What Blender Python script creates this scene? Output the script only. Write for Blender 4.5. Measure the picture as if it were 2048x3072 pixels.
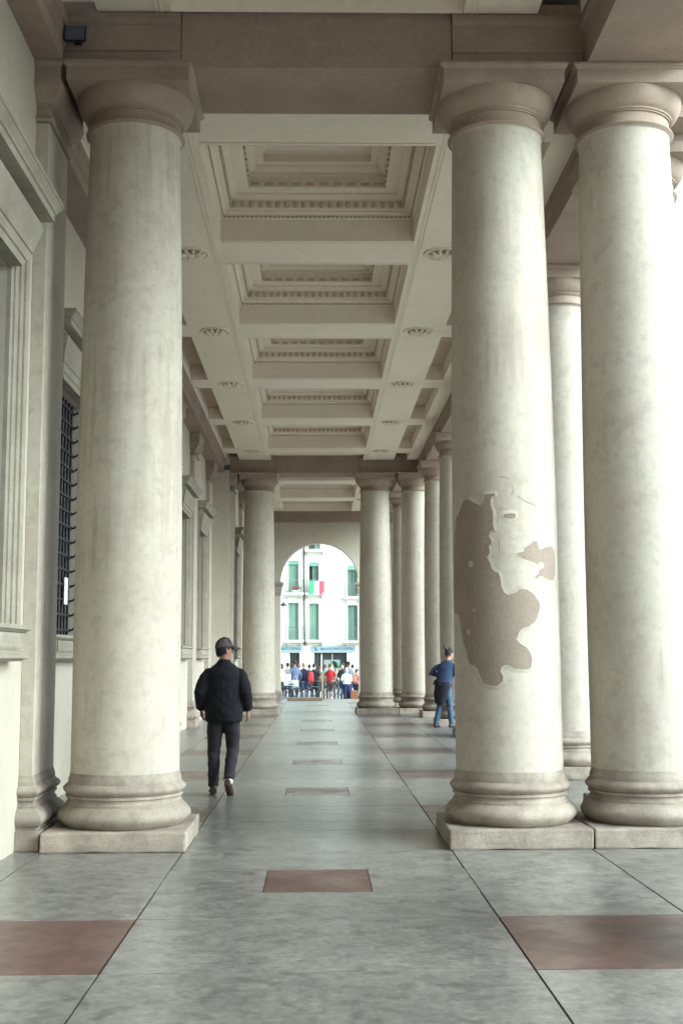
import bpy, bmesh, math, random
from mathutils import Vector, Matrix, noise
from mathutils.geometry import delaunay_2d_cdt
R = math.radians
random.seed(7)
S = bpy.context.scene
for o in list(bpy.data.objects): bpy.data.objects.remove(o)

# ------------------------------------------------------------------ camera
CAM_P, CAM_Y, CAM_R, CAM_H = .1216, .0208, -.0049, 1.6
cd = bpy.data.cameras.new('camera'); cam = bpy.data.objects.new('camera', cd)
S.collection.objects.link(cam); S.camera = cam
cd.sensor_fit = 'VERTICAL'; cd.sensor_height = 36; cd.lens = 42.0
cd.clip_start = .05; cd.clip_end = 3000
_r0 = Vector((math.cos(CAM_Y), -math.sin(CAM_Y), 0))
_f = Vector((math.sin(CAM_Y)*math.cos(CAM_P), math.cos(CAM_Y)*math.cos(CAM_P), math.sin(CAM_P)))
_u0 = _r0.cross(_f)
_rt = _r0*math.cos(CAM_R) + _u0*math.sin(CAM_R); _up = _u0*math.cos(CAM_R) - _r0*math.sin(CAM_R)
mw = Matrix((_rt, _up, -_f)).transposed().to_4x4(); mw.translation = (0, 0, CAM_H)
cam.matrix_world = mw
def pix_ray(x, y):                       # photograph pixel (2048x3072) -> direction
    return (_rt*((x-1024)/3584) - _up*((y-1536)/3584) + _f).normalized()

# ------------------------------------------------------------------ world, sun, exposure
SUN_EL, SUN_AZ = R(30), R(116)           # azimuth clockwise from +Y: from the open right side
W = bpy.data.worlds.new('World'); S.world = W; W.use_nodes = True
nt = W.node_tree; nt.nodes.clear()
sky = nt.nodes.new('ShaderNodeTexSky'); sky.sky_type = 'NISHITA'; sky.sun_disc = False
sky.sun_elevation = SUN_EL; sky.sun_rotation = SUN_AZ; sky.dust_density = 4; sky.air_density = 1.2
hs = nt.nodes.new('ShaderNodeHueSaturation'); hs.inputs['Saturation'].default_value = .28
tint = nt.nodes.new('ShaderNodeMix'); tint.data_type = 'RGBA'; tint.blend_type = 'MULTIPLY'
tint.inputs[0].default_value = 1; tint.inputs[7].default_value = (.80, 1.0, 1.05, 1)
bg = nt.nodes.new('ShaderNodeBackground'); bg.inputs[1].default_value = .125
ow = nt.nodes.new('ShaderNodeOutputWorld')
nt.links.new(sky.outputs[0], hs.inputs['Color']); nt.links.new(hs.outputs[0], tint.inputs[6])
nt.links.new(tint.outputs[2], bg.inputs[0]); nt.links.new(bg.outputs[0], ow.inputs[0])
sl = bpy.data.lights.new('sun', 'SUN'); sl.energy = .6; sl.angle = R(45); sl.color = (.90, 1, .97)
so = bpy.data.objects.new('sun', sl); S.collection.objects.link(so)
sd = Vector((math.sin(SUN_AZ)*math.cos(SUN_EL), math.cos(SUN_AZ)*math.cos(SUN_EL), math.sin(SUN_EL)))
so.rotation_euler = sd.to_track_quat('Z', 'Y').to_euler(); so.location = (30, 10, 40)
S.view_settings.view_transform = 'Standard'; S.view_settings.look = 'None'
S.view_settings.gamma = 1; S.view_settings.use_curve_mapping = False
S.view_settings.exposure = 2.05
S.render.engine = 'CYCLES'
S.cycles.max_bounces = 10; S.cycles.diffuse_bounces = 6

# ------------------------------------------------------------------ materials
def srgb(*c): return tuple(((v/255)/12.92 if v/255 <= .04045 else ((v/255+.055)/1.055)**2.4) for v in c) + (1,)
def mat(name, base, dark=None, rough=.75, scale=3., amt=.5, bump=.15, bscale=60., streak=0, streak_col=None,
        metal=0, spec=.4, detail=8, vary=0, fine=.0, rough_var=0, coords='Object', fscale=14, spots=0):
    """noise-mottled principled material; dark = second tone, streak = share of vertical stain marks"""
    m = bpy.data.materials.new(name); m.use_nodes = True
    n = m.node_tree.nodes; L = m.node_tree.links; b = n['Principled BSDF']
    base = tuple(base)[:3] + (1,); dark = tuple(dark)[:3] + (1,) if dark else base
    b.inputs['Roughness'].default_value = rough; b.inputs['Metallic'].default_value = metal
    b.inputs['Specular IOR Level'].default_value = spec
    tc = n.new('ShaderNodeTexCoord')
    if coords == 'World':
        g = n.new('ShaderNodeNewGeometry'); src = g.outputs['Position']
    else: src = tc.outputs[coords]
    if vary:
        oi = n.new('ShaderNodeObjectInfo')
        vm = n.new('ShaderNodeVectorMath'); vm.operation = 'ADD'
        vs = n.new('ShaderNodeVectorMath'); vs.operation = 'SCALE'; vs.inputs[3].default_value = 37
        cx = n.new('ShaderNodeCombineXYZ')
        for i in range(3): L.new(oi.outputs['Random'], cx.inputs[i])
        L.new(cx.outputs[0], vs.inputs[0]); L.new(src, vm.inputs[0]); L.new(vs.outputs[0], vm.inputs[1]); src = vm.outputs[0]
    nz = n.new('ShaderNodeTexNoise'); nz.inputs['Scale'].default_value = scale; nz.inputs['Detail'].default_value = detail
    nz.inputs['Roughness'].default_value = .62; L.new(src, nz.inputs['Vector'])
    rp = n.new('ShaderNodeValToRGB'); rp.color_ramp.elements[0].position = .5-amt/2; rp.color_ramp.elements[1].position = .5+amt/2
    rp.color_ramp.elements[0].color = dark; rp.color_ramp.elements[1].color = base
    L.new(nz.outputs[0], rp.inputs[0]); col = rp.outputs[0]
    if fine:
        n2 = n.new('ShaderNodeTexNoise'); n2.inputs['Scale'].default_value = scale*fscale; n2.inputs['Detail'].default_value = 3
        L.new(src, n2.inputs['Vector'])
        mr = n.new('ShaderNodeMapRange'); mr.inputs[1].default_value = .3; mr.inputs[2].default_value = .7
        mr.inputs[3].default_value = 1-fine; mr.inputs[4].default_value = 1+fine; L.new(n2.outputs[0], mr.inputs[0])
        mx = n.new('ShaderNodeVectorMath'); mx.operation = 'SCALE'; L.new(col, mx.inputs[0]); L.new(mr.outputs[0], mx.inputs[3]); col = mx.outputs[0]
    if spots:
        n6 = n.new('ShaderNodeTexNoise'); n6.inputs['Scale'].default_value = 7; n6.inputs['Detail'].default_value = 3; n6.inputs['Roughness'].default_value = .7
        L.new(src, n6.inputs['Vector'])
        mr = n.new('ShaderNodeMapRange'); mr.inputs[1].default_value = .52; mr.inputs[2].default_value = .64; mr.inputs[4].default_value = spots; L.new(n6.outputs[0], mr.inputs[0])
        mx = n.new('ShaderNodeMix'); mx.data_type = 'RGBA'; L.new(mr.outputs[0], mx.inputs[0]); L.new(col, mx.inputs[6])
        mx.inputs[7].default_value = tuple(v*.55 for v in dark[:3])+(1,); col = mx.outputs[2]
    if streak:
        mp = n.new('ShaderNodeMapping'); mp.inputs['Scale'].default_value = (16, 16, .9); L.new(src, mp.inputs[0])
        n3 = n.new('ShaderNodeTexNoise'); n3.inputs['Scale'].default_value = 1.; n3.inputs['Detail'].default_value = 6; L.new(mp.outputs[0], n3.inputs['Vector'])
        n4 = n.new('ShaderNodeTexNoise'); n4.inputs['Scale'].default_value = .8; n4.inputs['Detail'].default_value = 3; L.new(src, n4.inputs['Vector'])
        ml = n.new('ShaderNodeMath'); ml.operation = 'MULTIPLY'; L.new(n3.outputs[0], ml.inputs[0]); L.new(n4.outputs[0], ml.inputs[1])
        mr = n.new('ShaderNodeMapRange'); mr.inputs[1].default_value = .30; mr.inputs[2].default_value = .42; mr.inputs[4].default_value = streak
        L.new(ml.outputs[0], mr.inputs[0])
        mx = n.new('ShaderNodeMix'); mx.data_type = 'RGBA'; L.new(mr.outputs[0], mx.inputs[0]); L.new(col, mx.inputs[6])
        mx.inputs[7].default_value = streak_col or dark; col = mx.outputs[2]
    if vary:
        mr = n.new('ShaderNodeMapRange'); mr.inputs[3].default_value = 1-vary; mr.inputs[4].default_value = 1+vary; L.new(oi.outputs['Random'], mr.inputs[0])
        mx = n.new('ShaderNodeVectorMath'); mx.operation = 'SCALE'; L.new(col, mx.inputs[0]); L.new(mr.outputs[0], mx.inputs[3]); col = mx.outputs[0]
    L.new(col, b.inputs['Base Color'])
    if rough_var:
        mr = n.new('ShaderNodeMapRange'); mr.inputs[1].default_value = .3; mr.inputs[2].default_value = .7
        mr.inputs[3].default_value = rough+rough_var; mr.inputs[4].default_value = rough-rough_var; L.new(nz.outputs[0], mr.inputs[0])
        L.new(mr.outputs[0], b.inputs['Roughness'])
    if bump:
        n5 = n.new('ShaderNodeTexNoise'); n5.inputs['Scale'].default_value = bscale; n5.inputs['Detail'].default_value = 5; L.new(src, n5.inputs['Vector'])
        bp = n.new('ShaderNodeBump'); bp.inputs['Strength'].default_value = bump; bp.inputs['Distance'].default_value = .01
        L.new(n5.outputs[0], bp.inputs['Height']); L.new(bp.outputs[0], b.inputs['Normal'])
    return m
def plain(name, c, rough=.6, metal=0, spec=.4, bump=.1, bscale=80, dark=None, amt=.5, scale=6):
    c = tuple(c)[:3]
    return mat(name, c, dark or tuple(v*.82 for v in c), rough=rough, metal=metal, spec=spec, bump=bump, bscale=bscale, amt=amt, scale=scale)

CREAM = (.60, .555, .43)
M_shaft = mat('lime_plaster_shaft', (0.455, 0.41, 0.35), (0.34, 0.288, 0.24), rough=.72, scale=1.1, amt=.62, bump=.16, bscale=26, streak=.30, streak_col=(.20, .165, .13, 1), spots=.22, vary=.03, fine=.05)
M_stone = mat('weathered_limestone', (0.365, 0.31, 0.258), (0.15, 0.117, 0.098), rough=.8, scale=4.2, amt=.5, bump=.35, bscale=34, vary=.06, fine=.10)
M_cap = mat('capital_plaster', (0.37, 0.28, 0.225), (0.205, 0.15, 0.122), rough=.8, scale=2.2, amt=.6, bump=.2, bscale=30, vary=.05, fine=.06)
M_beam = mat('beam_stone', (0.34, 0.25, 0.2), (0.195, 0.142, 0.118), rough=.85, scale=1.3, amt=.65, bump=.22, bscale=24, fine=.08, coords='World')
M_ceil = mat('ceiling_plaster', (0.76, 0.665, 0.57), (0.66, 0.57, 0.48), rough=.85, scale=.9, amt=.7, bump=.08, bscale=40, fine=.04, coords='World')
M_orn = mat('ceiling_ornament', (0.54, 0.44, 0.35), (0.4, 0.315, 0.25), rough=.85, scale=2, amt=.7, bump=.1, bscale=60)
M_wall = mat('lime_wall', (0.5, 0.45, 0.38), (0.38, 0.33, 0.27), rough=.8, scale=.7, amt=.7, bump=.12, bscale=30, fine=.04, coords='World')
M_trim = mat('window_limestone', (0.35, 0.315, 0.255), (0.22, 0.19, 0.155), rough=.8, scale=3.2, amt=.6, bump=.25, bscale=40, fine=.08)
M_mortar = mat('bare_mortar', (0.27, 0.212, 0.175), (0.2, 0.155, 0.128), rough=.92, scale=3, amt=.6, bump=.22, bscale=90, fine=.10)
M_slab = mat('grey_marble_slab', (0.225, 0.212, 0.195), (0.125, 0.117, 0.112), rough=.29, scale=5.2, amt=.40, bump=0, vary=.11, fine=.16, fscale=4, rough_var=0, detail=10, spots=.58, spec=.5)
M_red = mat('red_verona_marble', (0.15, 0.072, 0.06), (0.08, 0.04, 0.036), rough=.36, scale=2.8, amt=.6, bump=.05, bscale=20, vary=.10, fine=.2, fscale=5, rough_var=.1, spec=.5, spots=.4)
M_redw = mat('worn_pink_marble', (0.175, 0.125, 0.108), (0.1, 0.07, 0.062), rough=.34, scale=2.4, amt=.6, bump=.05, bscale=20, vary=.08, fine=.2, fscale=5, rough_var=.1, spec=.5, spots=.4)
M_grout = mat('dark_grout', (.05, .046, .04), rough=.95, bump=.2)
M_pave = mat('piazza_paving', (0.47, 0.455, 0.42), (0.36, 0.345, 0.315), rough=.8, scale=.5, amt=.7, bump=.2, bscale=8, fine=.08, coords='World')
M_step = mat('step_stone', (.46, .43, .37), (.33, .30, .255), rough=.75, scale=1.5, bump=.2, bscale=20, fine=.08, coords='World')
M_iron = plain('wrought_iron', (.022, .023, .028), rough=.5, metal=.6, bump=.25)
M_rail = plain('grey_railing', (.20, .21, .21), rough=.6)
M_dark = plain('dark_glass', (.012, .013, .016), rough=.7, spec=.08, bump=0)
M_fac = mat('white_facade', (.80, .795, .75), (.72, .71, .66), rough=.85, scale=.4, amt=.7, bump=.08, bscale=10, coords='World')
M_fact = mat('facade_trim', (.74, .70, .61), (.62, .57, .48), rough=.8, scale=1.5, bump=.1, coords='World')
M_shut = mat('green_shutter', (0.24, 0.4, 0.31), (0.2, 0.34, 0.26), rough=.55, scale=2, bump=.1, coords='World')
M_shutd = mat('dusty_green_shutter', (0.18, 0.28, 0.225), (0.14, 0.225, 0.18), rough=.55, scale=2, bump=.1, coords='World')
M_blind = mat('teal_blind_box', (.15, .36, .29), (.12, .30, .24), rough=.5, scale=2, bump=.05)
M_sign = plain('sign_blue', (.27, .36, .39), rough=.45, bump=.02)
M_signt = plain('sign_letter_blue', (.055, .13, .25), rough=.5, bump=0)
M_white = plain('white_paint', (.78, .78, .76), rough=.5, bump=.05)
M_gla = plain('shop_glass', (.05, .06, .065), rough=.08, spec=.6, bump=0)
M_brown = plain('brown_stone', (.235, .165, .115), rough=.8, bump=.2)
M_wood = plain('tan_wood', (.33, .25, .16), rough=.7, bump=.3)
M_paper = plain('white_paper', (.80, .80, .78), rough=.7, bump=.02)
M_skin = mat('skin', (.33, .17, .12), (.27, .13, .09), rough=.55, scale=12, bump=.05, spec=.35)
M_skinp = mat('pale_skin', (.58, .38, .30), (.50, .31, .24), rough=.55, scale=12, bump=.05, spec=.35)
M_rubber = plain('black_rubber', (.02, .02, .02), rough=.8)
M_chrome = plain('bicycle_steel', (.30, .31, .32), rough=.3, metal=.9, bump=.02)
M_leaf = plain('leaf_green', (.05, .12, .035), rough=.6)

# ------------------------------------------------------------------ mesh helpers
class MB:
    def __init__(s): s.v = []; s.f = []
    def box(s, x0, x1, y0, y1, z0, z1):
        i = len(s.v)
        s.v += [(x0,y0,z0),(x1,y0,z0),(x1,y1,z0),(x0,y1,z0),(x0,y0,z1),(x1,y0,z1),(x1,y1,z1),(x0,y1,z1)]
        s.f += [(i,i+3,i+2,i+1),(i+4,i+5,i+6,i+7),(i,i+1,i+5,i+4),(i+1,i+2,i+6,i+5),(i+2,i+3,i+7,i+6),(i+3,i,i+4,i+7)]
        return s
    def rings(s, rs, cap0=True, cap1=True, closed=True):
        """loft between rings of equal point count"""
        i = len(s.v); n = len(rs[0])
        for r in rs: s.v += [tuple(p) for p in r]
        m = n if closed else n-1
        for k in range(len(rs)-1):
            a, b = i+k*n, i+(k+1)*n
            for j in range(m):
                j2 = (j+1) % n
                s.f.append((a+j, a+j2, b+j2, b+j))
        if cap0: s.f.append(tuple(i+j for j in reversed(range(n))))
        if cap1: s.f.append(tuple(i+(len(rs)-1)*n+j for j in range(n)))
        return s
    def lathe(s, prof, seg=48, c=(0,0), cap0=True, cap1=True):
        return s.rings([[(c[0]+r*math.cos(2*math.pi*j/seg), c[1]+r*math.sin(2*math.pi*j/seg), z) for j in range(seg)] for r, z in prof], cap0, cap1)
    def rect(s, prof, x0, x1, y0, y1, cap0=True, cap1=True, wall=None):
        """stacked rectangles: prof = [(offset, z)]; wall = side held fixed ('x0' keeps that face on the wall)"""
        rs = []
        for o, z in prof:
            a = x0 if wall == 'x0' else x0-o; b = x1 if wall == 'x1' else x1+o
            c = y0 if wall == 'y0' else y0-o; d = y1 if wall == 'y1' else y1+o
            rs.append([(a,c,z),(b,c,z),(b,d,z),(a,d,z)])
        return s.rings(rs, cap0, cap1)
    def tube(s, pts, rad, n=10, ref=(0,1,0), caps=True):
        """tube along pts; rad = radius or list of radius / (ru, rv)"""
        pts = [Vector(p) for p in pts]; rs = []
        for k, p in enumerate(pts):
            t = (pts[min(k+1, len(pts)-1)] - pts[max(k-1, 0)]).normalized()
            rf = Vector(ref)
            if abs(t.dot(rf)) > .95: rf = Vector((1,0,0)) if abs(t.x) < .9 else Vector((0,0,1))
            u = t.cross(rf).normalized(); v = u.cross(t)
            r = rad[k] if isinstance(rad, (list, tuple)) else rad
            ru, rv = r if isinstance(r, (list, tuple)) else (r, r)
            rs.append([p + u*(ru*math.cos(2*math.pi*j/n)) + v*(rv*math.sin(2*math.pi*j/n)) for j in range(n)])
        # consistent outward winding
        return s.rings([list(reversed(r)) for r in rs], caps, caps)
    def ball(s, c, r, nu=12, nv=8):
        rx, ry, rz = r if isinstance(r, (list, tuple)) else (r, r, r)
        rs = []
        for k in range(1, nv):
            a = -math.pi/2 + math.pi*k/nv
            rs.append([(c[0]+rx*math.cos(a)*math.cos(2*math.pi*j/nu), c[1]+ry*math.cos(a)*math.sin(2*math.pi*j/nu), c[2]+rz*math.sin(a)) for j in range(nu)])
        return s.rings(rs)
    def torus(s, c, rad, r, axis='x', n=28, m=8):
        i = len(s.v)
        for a in range(n):
            A = 2*math.pi*a/n
            for b in range(m):
                B = 2*math.pi*b/m; q = rad + r*math.cos(B); h = r*math.sin(B)
                p = {'x': (h, q*math.cos(A), q*math.sin(A)), 'y': (q*math.cos(A), h, q*math.sin(A)), 'z': (q*math.cos(A), q*math.sin(A), h)}[axis]
                s.v.append((c[0]+p[0], c[1]+p[1], c[2]+p[2]))
        for a in range(n):
            for b in range(m):
                s.f.append((i+a*m+b, i+((a+1)%n)*m+b, i+((a+1)%n)*m+(b+1)%m, i+a*m+(b+1)%m))
        return s
    def mesh(s, name, bevel=0, smooth=None, rough=0, sub=0):
        me = bpy.data.meshes.new(name); bm = bmesh.new()
        vs = [bm.verts.new(p) for p in s.v]
        for f in s.f:
            try: bm.faces.new([vs[k] for k in f])
            except ValueError: pass
        bmesh.ops.recalc_face_normals(bm, faces=bm.faces)
        if bevel: bmesh.ops.bevel(bm, geom=list(bm.edges), offset=bevel, segments=2, affect='EDGES', profile=.6, clamp_overlap=True)
        if sub: bmesh.ops.subdivide_edges(bm, edges=[e for e in bm.edges if e.calc_length() > .1], cuts=sub, use_grid_fill=True)
        if rough:
            for v in bm.verts:
                v.co += Vector((noise.fractal(v.co*9, 1, 2, 3), noise.fractal(v.co*9+Vector((9,3,1)), 1, 2, 3), noise.fractal(v.co*9+Vector((2,8,5)), 1, 2, 3)))*rough
        bm.to_mesh(me); bm.free()
        if smooth is not None:
            me.shade_smooth()
            if smooth > 0: me.set_sharp_from_angle(angle=R(smooth))
        return me
    def build(s, name, m, parent=None, loc=(0,0,0), bevel=0, smooth=None, rough=0):
        return link(name, s.mesh(name, bevel, smooth, rough), m, parent, loc)
def link(name, me, m, parent=None, loc=(0,0,0), rot=None):
    o = bpy.data.objects.new(name, me); S.collection.objects.link(o)
    if m and not me.materials: me.materials.append(m)
    o.location = loc
    if rot: o.rotation_euler = rot
    if parent: o.parent = parent
    return o
def tag(o, label=None, cat=None, group=None, kind=None):
    for k, v in (('label', label), ('category', cat), ('group', group), ('kind', kind)):
        if v: o[k] = v
    return o
def empty(name, loc=(0,0,0), rz=0):
    o = bpy.data.objects.new(name, None); S.collection.objects.link(o); o.location = loc; o.rotation_euler = (0, 0, rz)
    o.empty_display_size = .2; return o
def copy_tree(o, parent=None):
    c = o.copy(); S.collection.objects.link(c); c.parent = parent
    for ch in list(o.children): copy_tree(ch, c)
    return c
def remesh(mb, name, voxel, smooth_it=3):
    """union overlapping closed volumes into one continuous skin"""
    o = bpy.data.objects.new('tmp', mb.mesh('tmp')); S.collection.objects.link(o)
    md = o.modifiers.new('r', 'REMESH'); md.mode = 'VOXEL'; md.voxel_size = voxel; md.use_smooth_shade = True
    sm = o.modifiers.new('s', 'SMOOTH'); sm.factor = .5; sm.iterations = smooth_it
    dg = bpy.context.evaluated_depsgraph_get(); me = bpy.data.meshes.new_from_object(o.evaluated_get(dg))
    bpy.data.objects.remove(o); me.name = name; me.shade_smooth(); return me

# ------------------------------------------------------------------ plan (metres)
HC = 7.36; ZA = 6.98; ZST = -.42
X_WALLW, X_WALLC = -2.54, -3.04          # plaster wall of the wings / of the middle part
X_ROWW, X_ROWC = 2.93, 3.42              # axes of the outer colonnade
YN, YF = 10.83, 35.0                     # near and far pairs
PIT = 4.12
ROWS = [12.33+PIT*k for k in range(6)]
YEND = 46.95

# ------------------------------------------------------------------ ground, steps, floor
g = MB(); g.box(-400, 400, -400, 900, ZST-.5, ZST); gr = g.build('pavement', M_pave); tag(gr, 'pale grey street paving outside the loggia', 'pavement', kind='structure')
fl = MB().box(-3.2, 4.05, -6, 47.55, -.5, -.012).build('floor', M_grout); tag(fl, 'polished grey marble loggia floor with red panels', 'floor', kind='structure')
def slab(x0, x1, y0, y1, m, name='slab', gap=.006, top=0):
    if x1-x0 < .02 or y1-y0 < .02: return
    w, d = (x1-x0)/2-gap, (y1-y0)/2-gap
    b = MB(); b.rings([[(-w,-d,-.012),(w,-d,-.012),(w,d,-.012),(-w,d,-.012)], [(-w,-d,-.003),(w,-d,-.003),(w,d,-.003),(-w,d,-.003)],
             [(-w+.001,-d+.001,0),(w-.001,-d+.001,0),(w-.001,d-.001,0),(-w+.001,d-.001,0)]])
    o = b.build(name, m, fl, ((x0+x1)/2, (y0+y1)/2, top+random.uniform(-.0006, .0006)))
    return o
# red bands lie on the column lines, grey fields between them
bands = [(-1.8,-.6), (2.28,3.5), (6.38,7.66), (10.2,11.45)] + [(y-.26, y+.96) for y in ROWS] + [(34.4,35.6), (38.5,39.7), (42.6,43.8)]
XS = [1.12, 2.3, 4.05]
edges = [-6] + [e for b in bands for e in b] + [47.55]
for k in range(len(edges)-1):
    y0, y1 = edges[k], edges[k+1]
    band = k % 2 == 1
    pink = M_red if y1 < 8 else M_redw
    xl = [X_WALLW-.1 if (y1 < 11.5 or y0 > 34.3) else X_WALLC-.05, -2.3, -1.12]
    if band:
        slab(-1.12, 1.12, y0, y1, M_slab)
        pair = abs((y0+y1)/2-YN) < .4 or abs((y0+y1)/2-YF) < .4
        for a, b in ((xl[1], xl[2]), (1.12, 2.3)): slab(a, b, y0, y1, M_slab if pair else pink, 'slab' if pair else 'red_panel')
        slab(xl[0], xl[1], y0, y1, M_slab); slab(2.3, 4.05, y0, y1, M_slab)
    else:
        ym = (y0+y1)/2; big = y1-y0 > 2
        if big:
            # grey field with an inset red panel
            slab(-1.12, 1.12, y0, ym-.44, M_slab); slab(-1.12, 1.12, ym+.44, y1, M_slab)
            slab(-1.12, -.38, ym-.44, ym+.44, M_slab, gap=.0008); slab(.38, 1.12, ym-.44, ym+.44, M_slab, gap=.0008)
            slab(-.38, .38, ym-.44, ym+.44, M_red if ym < 12 else M_redw, 'red_panel', gap=.004)
        else: slab(-1.12, 1.12, y0, y1, M_slab)
        for a, b in ((xl[0], xl[1]), (xl[1], xl[2]), (1.12, 2.3), (2.3, 4.05)): slab(a, b, y0, y1, M_slab)
st = empty('steps', (4.05, 20, ZST)); tag(st, 'long stone steps down from the loggia to the street', 'steps', kind='structure')
for k in range(3):
    z1 = -.02-.105*k-ZST
    MB().box(.0+.34*k, .34*(k+1), -26, 28.3+.3*k, 0, z1-.1).build('step', M_step, st, bevel=.01)
    MB().box(-7.3, .34*k, 27.55+.34*k, 27.55+.34*(k+1), 0, z1-.1).build('step', M_step, st, bevel=.01)

# ------------------------------------------------------------------ columns
RB, RT = .475, .418
def arcp(r0, z0, r1, z1, bulge, n=6):     # convex moulding between two points
    out = []
    for k in range(n+1):
        t = k/n; out.append((r0+(r1-r0)*t+bulge*math.sin(math.pi*t), z0+(z1-z0)*t))
    return out
PLH = .165
base_prof = [(.50, PLH-.004)] + arcp(.515, PLH+.002, .515, .345, .066, 9) + [(.507,.347),(.507,.367),(.497,.372),(.489,.39),(.492,.405),(.508,.412),(.508,.432)] + arcp(.496, .436, .496, .53, .038, 7) + [(.492,.533),(.492,.566),(.484,.585),(RB+.002,.62)]
shaft_prof = []
for k in range(26):
    t = k/25; z = .61+(6.43-.61)*t
    r = RB if t < .3 else RB-(RB-RT)*((t-.3)/.7)**1.55
    shaft_prof.append((r, z))
shaft_prof += [(RT+.004, 6.445), (RT+.02, 6.455)]
neck_prof = [(RT+.02,6.452)] + arcp(RT+.022,6.456,RT+.022,6.496,.02,6) + [(RT+.012,6.498),(RT+.012,6.512),(RT+.002,6.525),(RT+.002,6.59)]
ech_prof = [(RT,6.588),(RT+.018,6.592),(RT+.018,6.606),(RT+.032,6.608),(RT+.032,6.624)] + [(RT+.034+.092*math.sin(math.pi/2*k/8)**1.15, 6.626+.172*(1-math.cos(math.pi/2*k/8))**.8) for k in range(9)] + [(RT+.122,6.802)]
aba_prof = [(-.012,6.798),(0,6.80),(0,6.925),(.010,6.93),(.018,6.945),(.032,6.952),(.032,ZA-.002)]
def column_meshes():
    d = {}
    d['plinth'] = (MB().rings([[(s*.603,t*.603,z) for s,t in ((-1,-1),(1,-1),(1,1),(-1,1))] for k,z in ((0,.002),(0,.06),(0,.12),(0,PLH))]).mesh('plinth', bevel=.016, rough=.007, sub=7), M_stone)
    d['base'] = (MB().lathe(base_prof, 72).mesh('base', smooth=50, rough=.0025), M_stone)
    d['shaft'] = (MB().lathe(shaft_prof, 80).mesh('shaft', smooth=60), M_shaft)
    d['necking'] = (MB().lathe(neck_prof, 72).mesh('necking', smooth=45), M_cap)
    d['echinus'] = (MB().lathe(ech_prof, 72).mesh('echinus', smooth=45), M_cap)
    d['abacus'] = (MB().rect(aba_prof, -.55, .55, -.55, .55).mesh('abacus', bevel=.004), M_cap)
    return d
CM = column_meshes()
def column(x, y, label, group='columns of the loggia'):
    r = empty('column', (x, y, 0)); tag(r, label, 'column', group)
    for n, (me, m) in CM.items(): link(n, me, m, r)
    return r
c_left = column(-1.70, YN, 'large pale column nearest on the left, behind the walking man\'s back')
c_right = column(1.712, YN, 'large pale column nearest on the right, with a big brown patch of lost plaster')
column(X_ROWW, YN, 'large bright column at the right edge of the picture, paired with the patched column')
nth = ['hidden first column of the outer right row, just behind the bright column at the right edge',
       'bright column seen in the gap between the patched column and the right edge column',
       'column of the outer right row hidden behind the patched column, third from the front',
       'column of the outer right row hidden behind the patched column, fourth from the front',
       'slim far column directly behind the man in the blue sweater',
       'bright slim column left of the man in blue, in front of the far right pair']
for y, l in zip(ROWS, nth): column(X_ROWC, y, l)
column(-1.70, YF, 'far column left of the archway, beside the walking man\'s head')
column(1.712, YF, 'far column right of the archway')
column(X_ROWW, YF, 'shaded far column just right of the archway column, nearly touching it')
column(X_ROWW, YF+4.1, 'very thin distant column seen between the two columns right of the archway')
column(X_ROWW, YF+8.2, 'farthest sliver of a column, right beside the archway column')
column(X_ROWW, YN-4.1, 'near column of the outer row just outside the right edge of the picture')
column(X_ROWW, YN-8.2, 'column of the outer row beside the camera, outside the picture on the right')

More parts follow.
